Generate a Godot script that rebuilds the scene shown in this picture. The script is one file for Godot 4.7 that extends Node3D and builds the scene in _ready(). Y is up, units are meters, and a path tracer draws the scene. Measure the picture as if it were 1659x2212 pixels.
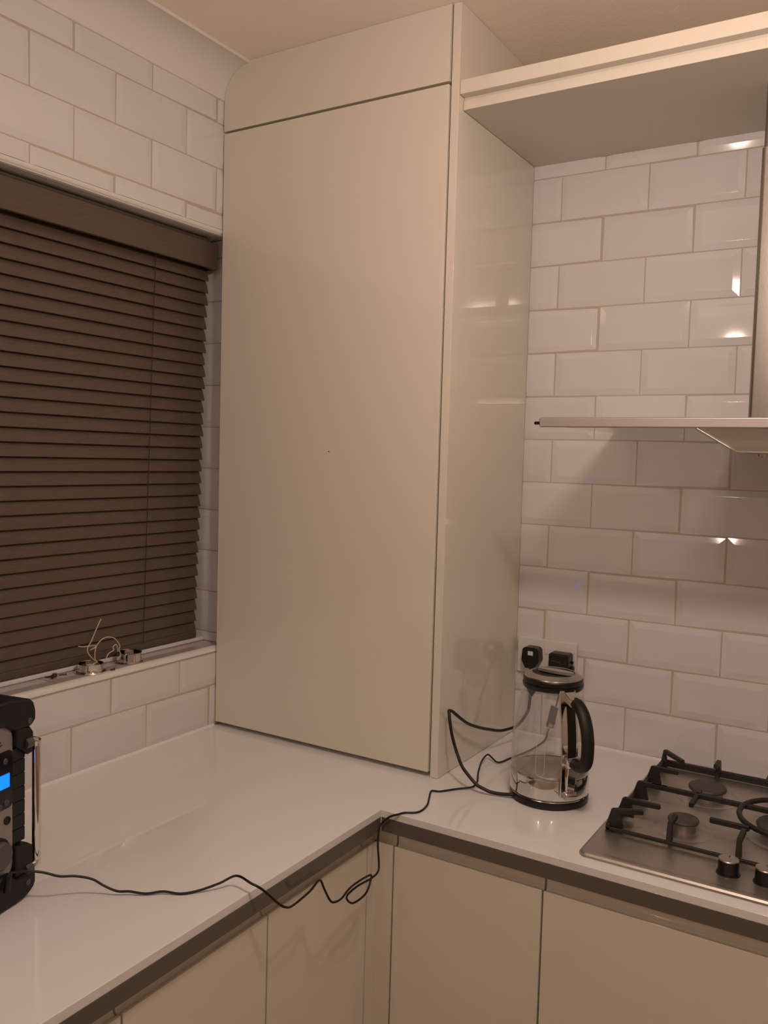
extends Node3D
# Kitchen corner at night. Lengths in metres. All shapes are written with y = 0 at the worktop's top; LIFT puts that 0.91 m above the floor.

const LIFT := 0.91
const CEIL := 1.571
const PITCH := 0.1025      # tile height with its joint
const STEP := 0.2025       # tile length with its joint

var mats := {}
var taken := {}
var base_of := {}
var rng := RandomNumberGenerator.new()

# ---------------------------------------------------------------- mesh builder
class MB:
	var v := PackedVector3Array()
	var n := PackedVector3Array()
	var x := Transform3D()

	func tri(a: Vector3, b: Vector3, c: Vector3, na: Vector3, nb: Vector3, nc: Vector3) -> void:
		var f := (a - c).cross(a - b)
		if f.length_squared() < 1e-18:
			return
		if (f.dot(na + nb + nc) < 0.0) != (x.basis.determinant() < 0.0):
			var s := b
			b = c
			c = s
			s = nb
			nb = nc
			nc = s
		for p in [a, b, c]:
			v.append(x * p)
		for q in [na, nb, nc]:
			n.append((x.basis * q).normalized())

	func flat(a: Vector3, b: Vector3, c: Vector3, d: Vector3, out: Vector3) -> void:
		tri(a, b, c, out, out, out)
		tri(a, c, d, out, out, out)

	func quad(a: Vector3, b: Vector3, c: Vector3, d: Vector3, na: Vector3, nb: Vector3, nc: Vector3, nd: Vector3) -> void:
		tri(a, b, c, na, nb, nc)
		tri(a, c, d, na, nc, nd)

	func box(lo: Vector3, hi: Vector3, bev := 0.001) -> MB:
		var c := (lo + hi) * 0.5
		var h := (hi - lo) * 0.5
		var b := minf(bev, minf(h.x, minf(h.y, h.z)) * 0.9)
		var P := func(s: Vector3, ax: int) -> Vector3:
			var e := Vector3(h.x - b, h.y - b, h.z - b)
			e[ax] = h[ax]
			return c + e * s
		for ax in 3:
			var a1 := (ax + 1) % 3
			var a2 := (ax + 2) % 3
			for sg in [-1.0, 1.0]:
				var q := []
				for k in [[-1.0, -1.0], [1.0, -1.0], [1.0, 1.0], [-1.0, 1.0]]:
					var s := Vector3.ZERO
					s[ax] = sg
					s[a1] = k[0]
					s[a2] = k[1]
					q.append(P.call(s, ax))
				var o := Vector3.ZERO
				o[ax] = sg
				flat(q[0], q[1], q[2], q[3], o)
			if b > 0.0:
				for s1 in [-1.0, 1.0]:
					for s2 in [-1.0, 1.0]:
						var e0 := Vector3.ZERO
						e0[a1] = s1
						e0[a2] = s2
						var eA := e0
						eA[ax] = -1.0
						var eB := e0
						eB[ax] = 1.0
						var o1 := Vector3.ZERO
						o1[a1] = s1
						var o2 := Vector3.ZERO
						o2[a2] = s2
						quad(P.call(eA, a1), P.call(eB, a1), P.call(eB, a2), P.call(eA, a2), o1, o1, o2, o2)
		if b > 0.0:
			for sx in [-1.0, 1.0]:
				for sy in [-1.0, 1.0]:
					for sz in [-1.0, 1.0]:
						var s := Vector3(sx, sy, sz)
						tri(P.call(s, 0), P.call(s, 1), P.call(s, 2), Vector3(sx, 0, 0), Vector3(0, sy, 0), Vector3(0, 0, sz))
		return self

	# Profile of (radius, height) turned about y; corners sharper than 35 degrees stay sharp.
	func lathe(prof: Array, seg := 48, from := 0.0, to := TAU) -> MB:
		var dirs := []
		for i in prof.size() - 1:
			var d: Vector2 = prof[i + 1] - prof[i]
			dirs.append(Vector2(d.y, -d.x).normalized())
		for i in prof.size() - 1:
			var n0: Vector2 = dirs[i]
			var n1: Vector2 = dirs[i]
			if i > 0 and dirs[i - 1].dot(dirs[i]) > 0.8:
				n0 = (dirs[i - 1] + dirs[i]).normalized()
			if i < dirs.size() - 1 and dirs[i + 1].dot(dirs[i]) > 0.8:
				n1 = (dirs[i + 1] + dirs[i]).normalized()
			var p: Vector2 = prof[i]
			var q: Vector2 = prof[i + 1]
			for k in seg:
				var a := lerpf(from, to, float(k) / seg)
				var b := lerpf(from, to, float(k + 1) / seg)
				var A := Vector3(cos(a), 0, sin(a))
				var B := Vector3(cos(b), 0, sin(b))
				var U := Vector3.UP
				quad(A * p.x + U * p.y, B * p.x + U * p.y, B * q.x + U * q.y, A * q.x + U * q.y,
					A * n0.x + U * n0.y, B * n0.x + U * n0.y, B * n1.x + U * n1.y, A * n1.x + U * n1.y)
		return self

	# Tube along points with radius r (or elliptical: r across, r2 along "up").
	func tube(pts: Array, r: float, seg := 10, r2 := -1.0, up := Vector3.UP) -> MB:
		var ry := r2 if r2 > 0.0 else r
		var rings := []
		var norms := []
		var t0: Vector3 = (pts[1] - pts[0]).normalized()
		var side := t0.cross(up)
		if side.length() < 0.05:
			side = t0.cross(Vector3.RIGHT)
		side = side.normalized()
		for i in pts.size():
			var t: Vector3 = (pts[mini(i + 1, pts.size() - 1)] - pts[maxi(i - 1, 0)]).normalized()
			side = (side - t * side.dot(t)).normalized()
			var w := side.cross(t).normalized()
			var ring := []
			var nn := []
			for k in seg:
				var a := TAU * k / seg
				ring.append(pts[i] + side * cos(a) * r + w * sin(a) * ry)
				nn.append((side * cos(a) / r + w * sin(a) / ry).normalized())
			rings.append(ring)
			norms.append(nn)
		for i in pts.size() - 1:
			for k in seg:
				var m := (k + 1) % seg
				quad(rings[i][k], rings[i][m], rings[i + 1][m], rings[i + 1][k], norms[i][k], norms[i][m], norms[i + 1][m], norms[i + 1][k])
		for e in [0, pts.size() - 1]:
			var o: Vector3 = (pts[0] - pts[1]).normalized() if e == 0 else (pts[e] - pts[e - 1]).normalized()
			for k in seg:
				tri(pts[e], rings[e][k], rings[e][(k + 1) % seg], o, o, o)
		return self

	# A polygon (in x, y) drawn out along z from z0 to z1; smooth: round the sides' shading where they bend gently.
	func prism(poly: PackedVector2Array, z0: float, z1: float, bev := 0.0, smooth := false) -> MB:
		if Geometry2D.is_polygon_clockwise(poly):
			poly.reverse()
		var m := poly.size()
		var ins := poly
		if bev > 0.0:
			var off := Geometry2D.offset_polygon(poly, -bev, Geometry2D.JOIN_MITER)
			if off.size() == 1 and off[0].size() == m:
				var best := 0
				for k in m:
					if off[0][k].distance_to(poly[0]) < off[0][best].distance_to(poly[0]):
						best = k
				ins = PackedVector2Array()
				for k in m:
					ins.append(off[0][(k + best) % m])
				if Geometry2D.is_polygon_clockwise(ins):
					ins = poly
					bev = 0.0
			else:
				bev = 0.0
		var en := []
		for k in m:
			var d := poly[(k + 1) % m] - poly[k]
			en.append(Vector2(d.y, -d.x).normalized())
		for k in m:
			var j := (k + 1) % m
			var na: Vector2 = en[k]
			var nb: Vector2 = en[k]
			if smooth:
				if en[(k + m - 1) % m].dot(en[k]) > 0.7:
					na = (en[(k + m - 1) % m] + en[k]).normalized()
				if en[j].dot(en[k]) > 0.7:
					nb = (en[j] + en[k]).normalized()
			var A := Vector3(na.x, na.y, 0)
			var B := Vector3(nb.x, nb.y, 0)
			quad(Vector3(poly[k].x, poly[k].y, z0 + bev), Vector3(poly[j].x, poly[j].y, z0 + bev), Vector3(poly[j].x, poly[j].y, z1 - bev), Vector3(poly[k].x, poly[k].y, z1 - bev), A, B, B, A)
			if bev > 0.0:
				for s in [[z0, z0 + bev, -1.0], [z1, z1 - bev, 1.0]]:
					var Z := Vector3(0, 0, s[2])
					quad(Vector3(ins[k].x, ins[k].y, s[0]), Vector3(ins[j].x, ins[j].y, s[0]), Vector3(poly[j].x, poly[j].y, s[1]), Vector3(poly[k].x, poly[k].y, s[1]), Z, Z, B, A)
		var t := Geometry2D.triangulate_polygon(ins)
		for k in range(0, t.size(), 3):
			for s in [[z0, -1.0], [z1, 1.0]]:
				var Z := Vector3(0, 0, s[1])
				tri(Vector3(ins[t[k]].x, ins[t[k]].y, s[0]), Vector3(ins[t[k + 1]].x, ins[t[k + 1]].y, s[0]), Vector3(ins[t[k + 2]].x, ins[t[k + 2]].y, s[0]), Z, Z, Z)
		return self

	func mesh() -> ArrayMesh:
		var a := []
		a.resize(Mesh.ARRAY_MAX)
		a[Mesh.ARRAY_VERTEX] = v
		a[Mesh.ARRAY_NORMAL] = n
		var m := ArrayMesh.new()
		m.add_surface_from_arrays(Mesh.PRIMITIVE_TRIANGLES, a)
		return m

# ---------------------------------------------------------------- scene helpers
func numbered(called: String) -> String:
	var k: int = taken.get(called, 0)
	taken[called] = k + 1
	return called if k == 0 else "%s_%03d" % [called, k]

func thing(called: String, label: String, category: String, at: Vector3, group := "") -> Node3D:
	var o := Node3D.new()
	o.name = numbered(called)
	add_child(o, true)
	o.position = at + Vector3.UP * LIFT
	base_of[o] = at
	o.set_meta("label", label)
	o.set_meta("category", category)
	if group:
		o.set_meta("group", group)
	return o

# A part: shapes are written in worktop coordinates, whatever the thing's base is.
func part(called: String, mb: MB, mat: String, parent: Node3D, label := "") -> MeshInstance3D:
	var o := MeshInstance3D.new()
	o.name = called
	o.mesh = mb.mesh()
	o.material_override = null
	o.mesh.surface_set_material(0, mats[mat])
	o.cast_shadow = GeometryInstance3D.SHADOW_CASTING_SETTING_ON
	if base_of.has(parent):
		o.position = -base_of[parent]
	parent.add_child(o, true)
	if label:
		o.set_meta("label", label)
	return o

func struct(called: String, mb: MB, mat: String, label: String, category: String) -> MeshInstance3D:
	var o := MeshInstance3D.new()
	o.name = called
	o.mesh = mb.mesh()
	o.mesh.surface_set_material(0, mats[mat])
	o.position = Vector3.UP * LIFT
	add_child(o, true)
	o.set_meta("kind", "structure")
	o.set_meta("label", label)
	o.set_meta("category", category)
	return o

func smooth_path(pts: Array, sub := 4) -> Array:
	var out := []
	for i in pts.size() - 1:
		var p0: Vector3 = pts[maxi(i - 1, 0)]
		var p3: Vector3 = pts[mini(i + 2, pts.size() - 1)]
		for k in sub:
			out.append(pts[i].cubic_interpolate(pts[i + 1], p0, p3, float(k) / sub))
	out.append(pts[-1])
	return out

func frame(o: Vector3, ax: Vector3, ay: Vector3, az: Vector3) -> Transform3D:
	return Transform3D(Basis(ax, ay, az), o)

func mat(called: String, c: Color, rough: float, metal := 0.0, spec := 0.5) -> StandardMaterial3D:
	var m := StandardMaterial3D.new()
	m.resource_name = called
	m.albedo_color = c
	m.roughness = rough
	m.metallic = metal
	m.metallic_specular = spec
	mats[called] = m
	return m

func noise_tex(freq: float, lo: Color, hi: Color, sd: int, w := 512, h := 512, normal := false, bump := 4.0) -> NoiseTexture2D:
	var t := NoiseTexture2D.new()
	t.width = w
	t.height = h
	t.seamless = true
	var f := FastNoiseLite.new()
	f.seed = sd
	f.frequency = freq
	f.fractal_octaves = 4
	t.noise = f
	if normal:
		t.as_normal_map = true
		t.bump_strength = bump
	else:
		var g := Gradient.new()
		g.set_color(0, lo)
		g.set_color(1, hi)
		t.color_ramp = g
	return t

func tri_uv(m: StandardMaterial3D, s: Vector3) -> void:
	m.uv1_triplanar = true
	m.uv1_world_triplanar = true
	m.uv1_scale = s

func make_materials() -> void:
	mat("ceiling_paint", Color(0.97, 0.93, 0.87), 0.9)
	mat("coving_paint", Color(0.87, 0.855, 0.84), 0.6)
	mat("wall_paint", Color(0.87, 0.85, 0.81), 0.85)
	for k in ["ceiling_paint", "wall_paint"]:
		mats[k].normal_enabled = true
		mats[k].normal_texture = noise_tex(0.05, Color.BLACK, Color.WHITE, 7, 512, 512, true, 1.5)
		mats[k].normal_scale = 0.25
		tri_uv(mats[k], Vector3.ONE * 3.0)
	var fl := mat("floor_wood", Color(0.75, 0.60, 0.45), 0.4)  # floor out of view; warm tone chosen to tint the bounced light
	fl.albedo_texture = noise_tex(0.02, Color(0.8, 0.8, 0.8), Color(1, 1, 1), 3)
	tri_uv(fl, Vector3.ONE * 2.0)
	mat("grout", Color(0.735, 0.69, 0.635), 0.9)
	mat("tile", Color(0.845, 0.84, 0.845), 0.06, 0.0, 0.5)
	mat("tile_warm", Color(0.835, 0.83, 0.83), 0.07, 0.0, 0.5)
	mat("sill_tile", Color(0.72, 0.70, 0.69), 0.06, 0.0, 0.55)
	mat("trim_plastic", Color(0.87, 0.86, 0.85), 0.25)
	mat("upvc", Color(0.85, 0.85, 0.86), 0.3)
	mat("night_glass", Color(0.05, 0.06, 0.08, 0.15), 0.02).transparency = BaseMaterial3D.TRANSPARENCY_ALPHA
	mat("cream_gloss", Color(0.865, 0.845, 0.795), 0.04, 0.0, 0.5)
	mat("cream_edge", Color(0.87, 0.845, 0.795), 0.35)
	mat("cream_inside", Color(0.83, 0.81, 0.765), 0.5)
	var wt := mat("white_quartz", Color(0.91, 0.91, 0.91), 0.03, 0.0, 0.65)
	wt.albedo_texture = noise_tex(0.15, Color(0.985, 0.985, 0.985), Color(1, 1, 1), 12)
	tri_uv(wt, Vector3.ONE * 6.0)
	mat("bronze_edge", Color(0.37, 0.35, 0.33), 0.12, 0.0, 0.5)
	mat("sealant", Color(0.9, 0.9, 0.9), 0.3)
	var sl := mat("dark_wood", Color(0.39, 0.335, 0.29), 0.42)
	sl.albedo_texture = noise_tex(0.02, Color(0.78, 0.78, 0.78), Color(1, 1, 1), 21, 512, 512)
	tri_uv(sl, Vector3(60, 60, 2))
	mat("blind_cord", Color(0.20, 0.14, 0.11), 0.8)
	var ss := mat("stainless", Color(0.74, 0.715, 0.685), 0.36, 0.9)
	ss.roughness_texture = noise_tex(0.02, Color(0.75, 0.75, 0.75), Color(1, 1, 1), 31)
	ss.roughness = 0.42
	tri_uv(ss, Vector3(3, 80, 80))
	var sv := mat("brushed_steel", Color(0.64, 0.62, 0.60), 0.34, 1.0)
	sv.roughness_texture = noise_tex(0.02, Color(0.75, 0.75, 0.75), Color(1, 1, 1), 32)
	tri_uv(sv, Vector3(90, 3, 90))
	mat("aluminium", Color(0.78, 0.76, 0.75), 0.38, 0.85)
	mat("chrome", Color(0.86, 0.85, 0.83), 0.07, 1.0)
	mat("satin_chrome", Color(0.75, 0.73, 0.70), 0.25, 1.0)
	mat("cast_iron", Color(0.11, 0.10, 0.095), 0.5)
	mat("burner_cap", Color(0.27, 0.255, 0.24), 0.55)
	mat("burner_alloy", Color(0.62, 0.60, 0.58), 0.4, 0.9)
	mat("black_plastic", Color(0.035, 0.033, 0.032), 0.35)
	mat("black_rubber", Color(0.03, 0.029, 0.028), 0.55)
	mat("cable_black", Color(0.035, 0.031, 0.028), 0.45)
	mat("gasket", Color(0.02, 0.02, 0.02), 0.4)
	var gl := mat("hood_glass", Color(0.66, 0.74, 0.68, 0.34), 0.02)
	gl.transparency = BaseMaterial3D.TRANSPARENCY_ALPHA
	var kg := mat("kettle_glass", Color(0.72, 0.72, 0.69, 0.07), 0.02)
	kg.transparency = BaseMaterial3D.TRANSPARENCY_ALPHA
	mat("gauge_print", Color(0.80, 0.79, 0.76), 0.3)
	mat("socket_white", Color(0.86, 0.85, 0.83), 0.3)
	mat("sticker", Color(0.80, 0.79, 0.77), 0.6)
	mat("faint_print", Color(0.28, 0.27, 0.26), 0.6)
	mat("radio_silver", Color(0.56, 0.54, 0.52), 0.35, 0.4)
	mat("radio_black", Color(0.045, 0.042, 0.040), 0.55)
	mat("radio_bezel", Color(0.03, 0.03, 0.05), 0.12)  # slight blue in this black stands for the display glow
	mat("radio_button", Color(0.25, 0.26, 0.30), 0.4)
	mat("radio_grey", Color(0.30, 0.29, 0.28), 0.35)
	mat("logo_ink", Color(0.22, 0.05, 0.05), 0.5)
	var sc := mat("lcd_glow", Color(0.0, 0.05, 0.15), 0.15)
	sc.emission_enabled = true
	sc.emission = Color(0.0, 0.52, 1.0)
	sc.emission_energy_multiplier = 1.0 / EXPO
	mat("white_wire", Color(0.80, 0.74, 0.66), 0.5)
	mat("screw_steel", Color(0.35, 0.27, 0.18), 0.4, 0.7)
	var bu := mat("warm_bulb", Color(1, 0.9, 0.75), 0.3)
	bu.emission_enabled = true
	bu.emission = Color(1.0, 0.80, 0.58)
	bu.emission_energy_multiplier = 30.0

# ---------------------------------------------------------------- light and camera
const EXPO := 1.0
const WARM := Color(1.0, 0.90, 0.85)
const LAMPS := [[Vector3(1.17, 1.25, 1.12), 0.25], [Vector3(1.28, 1.25, 1.12), 0.25], [Vector3(0.50, 1.40, 3.4), 0.20], [Vector3(2.4, 1.25, 2.9), 0.25]]  # all out of view; the last is an added fill lamp

func make_camera_and_light() -> void:
	var cam := Camera3D.new()
	cam.name = "camera"
	cam.fov = rad_to_deg(2.0 * atan(1106.0 / 1875.02))
	cam.near = 0.02
	cam.far = 50.0
	cam.transform = Transform3D(Basis(Vector3(0.8518974, 0.0274320, -0.5229897), Vector3(-0.0562814, 0.9976393, -0.0393483), Vector3(0.5206757, 0.0629552, 0.8514302)), Vector3(1.43859, 0.668 + LIFT, 1.98064))
	add_child(cam)
	cam.current = true
	var env := Environment.new()
	env.background_mode = Environment.BG_COLOR
	env.background_color = Color(0.015, 0.017, 0.025)
	env.tonemap_mode = Environment.TONE_MAPPER_LINEAR
	env.tonemap_exposure = EXPO
	env.sdfgi_enabled = true
	env.ssao_enabled = true
	env.ssil_enabled = true
	var we := WorldEnvironment.new()
	we.name = "surroundings"
	we.environment = env
	add_child(we)

func make_lamps() -> void:
	var k := 0
	for L in LAMPS:
		var at: Vector3 = L[0]
		var labels := ["unseen ceiling lamp lighting the hob wall, on the window side of its pair", "unseen ceiling lamp lighting the hob wall, on the far side of its pair", "unseen ceiling lamp at the far end beside the window wall, lighting the cabinet fronts", "added fill lamp at the far end away from the window wall, brightening ceiling and fronts"]
		var o := thing("unseen_ceiling_lamp", labels[k], "ceiling light", Vector3(at.x, CEIL, at.z))
		var f := MB.new()
		f.x.origin = Vector3(at.x, at.y, at.z)
		var d := CEIL - at.y
		f.lathe([Vector2(0.0, d), Vector2(0.045, d), Vector2(0.045, d - 0.012), Vector2(0.012, d - 0.016), Vector2(0.010, 0.055), Vector2(0.024, 0.05), Vector2(0.026, 0.022), Vector2(0.0, 0.022)], 24)
		part("fitting", f, "satin_chrome", o)
		var b := MB.new()
		b.x.origin = at
		var prof := []
		for i in 13:
			var a := -PI / 2 + PI * i / 12.0
			prof.append(Vector2(cos(a), sin(a)) * 0.022)
		b.lathe(prof, 24)
		part("bulb", b, "warm_bulb", o)
		var l := OmniLight3D.new()
		l.name = "lamp_light"
		l.position = at - base_of[o]
		l.light_color = WARM
		l.light_energy = L[1]
		l.light_size = 0.04
		l.omni_range = 12.0
		l.omni_attenuation = 2.0
		l.shadow_enabled = true
		o.add_child(l, true)
		k += 1

# ---------------------------------------------------------------- tiles
var tile_cache := {}
# A bevelled tile of w x h clipped to the rectangle lo..hi (own coordinates, lower left corner at 0); face towards +z, back at z = 0.
func tile_mesh(w: float, h: float, lo: Vector2, hi: Vector2, bevel := 0.015, rise := 0.0025) -> ArrayMesh:
	var key := "%.4f %.4f %s %s %.3f" % [w, h, lo.snappedf(0.0005), hi.snappedf(0.0005), bevel]
	if tile_cache.has(key):
		return tile_cache[key]
	var m := MB.new()
	var z0 := 0.0045
	var soft := 0.0015
	var breaks := func(l: float, a: float, b: float) -> Array:
		var o := [a]
		for q in [bevel - soft, bevel + soft, l - bevel - soft, l - bevel + soft]:
			if q > a + 1e-4 and q < b - 1e-4:
				o.append(q)
		o.append(b)
		return o
	var xs: Array = breaks.call(w, lo.x, hi.x)
	var ys: Array = breaks.call(h, lo.y, hi.y)
	var deep := func(p: Vector2) -> float:
		return minf(minf(p.x, w - p.x), minf(p.y, h - p.y))
	var P := func(p: Vector2) -> Vector3:
		var d: float = deep.call(p)
		return Vector3(p.x, p.y, z0 + rise * minf(1.0, maxf(0.0, d) / bevel))
	var slope := rise / bevel
	var T := func(a: Vector2, b: Vector2, c: Vector2) -> void:
		var g := (a + b + c) / 3.0
		var dx := minf(g.x, w - g.x)
		var dy := minf(g.y, h - g.y)
		var tilt := Vector3.ZERO
		if dx < dy:
			tilt.x = -slope if g.x < w * 0.5 else slope
		else:
			tilt.y = -slope if g.y < h * 0.5 else slope
		var ns := []
		for p in [a, b, c]:
			ns.append((Vector3(0, 0, 1) + tilt * (1.0 if deep.call(p) < bevel else 0.0)).normalized())
		m.tri(P.call(a), P.call(b), P.call(c), ns[0], ns[1], ns[2])
	for i in xs.size() - 1:
		for j in ys.size() - 1:
			var a := Vector2(xs[i], ys[j])
			var b := Vector2(xs[i + 1], ys[j])
			var c := Vector2(xs[i + 1], ys[j + 1])
			var d := Vector2(xs[i], ys[j + 1])
			var mid := (a + c) * 0.5
			if (mid.x < w * 0.5) == (mid.y < h * 0.5):
				T.call(a, b, c)
				T.call(a, c, d)
			else:
				T.call(a, b, d)
				T.call(b, c, d)
	for side in 4:
		var line: Array = xs if side % 2 == 0 else ys
		for i in line.size() - 1:
			var p: Vector2
			var q: Vector2
			if side % 2 == 0:
				var yy := lo.y if side == 0 else hi.y
				p = Vector2(line[i], yy)
				q = Vector2(line[i + 1], yy)
			else:
				var xx := lo.x if side == 1 else hi.x
				p = Vector2(xx, line[i])
				q = Vector2(xx, line[i + 1])
			var o := Vector3([0.0, -1.0, 0.0, 1.0][side], [-1.0, 0.0, 1.0, 0.0][side], 0.0)
			m.flat(P.call(p), P.call(q), Vector3(q.x, q.y, 0), Vector3(p.x, p.y, 0), o)
	tile_cache[key] = m.mesh()
	return tile_cache[key]

# Lays tiles in running bond on a plane. pos(u, y) gives the place of a point of the plane; joints fall on u = ua + k STEP in rows of kind a, ub in rows of kind b.
func lay_tiles(parent: Node3D, xf: Transform3D, flip: bool, y_line: float, first_row_a: bool, ua: float, ub: float, lo: Vector2, hi: Vector2, holes: Array = []) -> void:
	var joint := 0.0028
	var r0 := int(floor((y_line - hi.y) / PITCH)) - 1
	var r1 := int(ceil((y_line - lo.y) / PITCH)) + 1
	for r in range(r0, r1):
		# row r lies between the lines y_line - r PITCH (top) and y_line - (r + 1) PITCH
		var yb := y_line - (r + 1) * PITCH + joint * 0.5
		var h := PITCH - joint
		var is_a := (posmod(r, 2) == 0) == first_row_a
		var u0 := ua if is_a else ub
		for k in range(-12, 14):
			var ul := u0 + k * STEP + joint * 0.5
			var w := STEP - joint
			var rects := [Rect2(Vector2(maxf(ul, lo.x), maxf(yb, lo.y)), Vector2.ZERO)]
			rects[0].end = Vector2(minf(ul + w, hi.x), minf(yb + h, hi.y))
			if rects[0].size.x < 0.006 or rects[0].size.y < 0.006:
				continue
			for hole in holes:
				var next := []
				for q in rects:
					if not q.intersects(hole):
						next.append(q)
						continue
					# cut round the opening: keep what is above, below, left and right of it
					if q.end.y > hole.end.y:
						next.append(Rect2(Vector2(q.position.x, hole.end.y), Vector2(q.size.x, q.end.y - hole.end.y)))
					if q.position.y < hole.position.y:
						next.append(Rect2(q.position, Vector2(q.size.x, hole.position.y - q.position.y)))
					var a := maxf(q.position.y, hole.position.y)
					var b := minf(q.end.y, hole.end.y)
					if q.end.x > hole.end.x:
						next.append(Rect2(Vector2(hole.end.x, a), Vector2(q.end.x - hole.end.x, b - a)))
					if q.position.x < hole.position.x:
						next.append(Rect2(Vector2(q.position.x, a), Vector2(hole.position.x - q.position.x, b - a)))
				rects = next
			for q in rects:
				if q.size.x < 0.006 or q.size.y < 0.006:
					continue
				var c: Vector2 = q.position - Vector2(ul, yb)
				var e: Vector2 = q.end - Vector2(ul, yb)
				if flip:
					var t := c.x
					c.x = w - e.x
					e.x = w - t
				var o := MeshInstance3D.new()
				o.name = "tile"
				o.mesh = tile_mesh(w, h, c, e)
				o.material_override = mats["tile"] if rng.randf() < 0.6 else mats["tile_warm"]
				var wob := Basis.from_euler(Vector3(rng.randfn(0, 0.0022), rng.randfn(0, 0.0016), 0))
				o.transform = xf * Transform3D(wob, Vector3((-(ul + w) if flip else ul), yb, 0.0))
				parent.add_child(o, true)

# ---------------------------------------------------------------- the room
func make_room() -> void:
	var W := 3.4
	var D := 4.6
	struct("floor", MB.new().box(Vector3(-0.2, -LIFT - 0.1, -0.2), Vector3(W + 0.2, -LIFT, D + 0.2), 0.0), "floor_wood", "unseen warm brown wooden kitchen floor, throwing warm light onto the ceiling", "floor")
	struct("ceiling", MB.new().box(Vector3(-0.2, CEIL, -0.2), Vector3(W + 0.2, CEIL + 0.1, D + 0.2), 0.0), "ceiling_paint", "plain off-white painted ceiling above the tall cabinet", "ceiling")
	struct("wall_right", MB.new().box(Vector3(W, -LIFT, -0.1), Vector3(W + 0.15, CEIL, D + 0.1), 0.0), "wall_paint", "plain off-white wall opposite the window", "wall")
	struct("wall_front", MB.new().box(Vector3(-0.1, -LIFT, D), Vector3(W + 0.1, CEIL, D + 0.15), 0.0), "wall_paint", "plain off-white wall opposite the hob", "wall")
	# hob wall
	var wb := struct("wall_back", MB.new().box(Vector3(-0.15, -LIFT, -0.15), Vector3(W + 0.1, CEIL, -0.006), 0.0), "wall_paint", "white metro tiled wall behind the hob and kettle", "wall")
	base_of[wb] = Vector3.ZERO
	part("grout_bed", MB.new().box(Vector3(0.615, -0.005, -0.0065), Vector3(2.3, 1.372, -0.0015), 0.0), "grout", wb)
	lay_tiles(wb, Transform3D(Basis(), Vector3(0, 0, -0.006)), false, 1.3359, true, 0.69203, 0.79388, Vector2(0.6215, 0.003), Vector2(2.25, 1.3665))
	# window wall with its opening
	var z0 := 0.365
	var z1 := 1.93
	var yl := 0.195
	var yh := 1.183
	var m := MB.new()
	m.box(Vector3(-0.25, -LIFT, -0.1), Vector3(-0.006, yl - 0.006, D + 0.1), 0.0)
	m.box(Vector3(-0.25, yh + 0.006, -0.1), Vector3(-0.006, CEIL, D + 0.1), 0.0)
	m.box(Vector3(-0.25, yl - 0.006, -0.1), Vector3(-0.006, yh + 0.006, z0 - 0.006), 0.0)
	m.box(Vector3(-0.25, yl - 0.006, z1 + 0.006), Vector3(-0.006, yh + 0.006, D + 0.1), 0.0)
	var wl := struct("wall_left", m, "wall_paint", "white metro tiled wall round the window with the brown blind", "wall")
	base_of[wl] = Vector3.ZERO
	var g := MB.new()
	g.box(Vector3(-0.0065, -0.005, -0.004), Vector3(-0.0015, yl - 0.006, 2.5), 0.0)
	g.box(Vector3(-0.0065, yh + 0.003, -0.004), Vector3(-0.0015, 1.4925, 2.5), 0.0)
	g.box(Vector3(-0.0065, yl - 0.006, -0.004), Vector3(-0.0015, yh + 0.003, z0 - 0.003), 0.0)
	g.box(Vector3(-0.0065, yl - 0.006, z1 + 0.003), Vector3(-0.0015, yh + 0.003, 2.5), 0.0)
	g.box(Vector3(-0.125, yl - 0.0065, z0 - 0.006), Vector3(-0.002, yl - 0.0035, z1 + 0.006), 0.0)
	g.box(Vector3(-0.125, yl - 0.004, z0 - 0.0065), Vector3(-0.002, yh + 0.004, z0 - 0.0035), 0.0)
	part("grout_bed", g, "grout", wl)
	part("soffit", MB.new().box(Vector3(-0.125, yh, z0 - 0.006), Vector3(-0.004, yh + 0.0065, z1 + 0.006), 0.0), "trim_plastic", wl)
	# on the window wall u runs along z, mirrored so that the tiles face +x
	var face := Transform3D(Basis(Vector3(0, 0, -1), Vector3(0, 1, 0), Vector3(1, 0, 0)), Vector3(-0.006, 0, 0))
	lay_tiles(wl, face, true, 1.43756, true, 0.52026, 0.62277, Vector2(0.31, yh + 0.0125), Vector2(2.4, 1.4913))
	lay_tiles(wl, face, true, 0.1022 + PITCH, true, 0.52026, 0.62277, Vector2(0.31, 0.003), Vector2(2.4, 0.179))
	# the reveal beside the blind (faces +z) and the sill (faces up)
	var rev := Transform3D(Basis(Vector3(1, 0, 0), Vector3(0, 1, 0), Vector3(0, 0, 1)), Vector3(0, 0, z0 - 0.0072))
	lay_tiles(wl, rev, false, 1.2435, true, -0.028, -0.1293, Vector2(-0.12, yl + 0.001), Vector2(-0.0115, yh - 0.001))
	for k in 8:
		var a := 0.645 + (k - 2) * STEP + 0.0014
		var lo := maxf(a, z0 + 0.001)
		var o := MeshInstance3D.new()
		o.name = "sill_tile"
		o.mesh = MB.new().box(Vector3(-0.115, 0, 0), Vector3(-0.0115, 0.006, a + STEP - 0.0028 - lo), 0.0008).mesh()
		o.material_override = mats["sill_tile"]
		o.position = Vector3(0, yl - 0.006, lo)
		wl.add_child(o, true)
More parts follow.
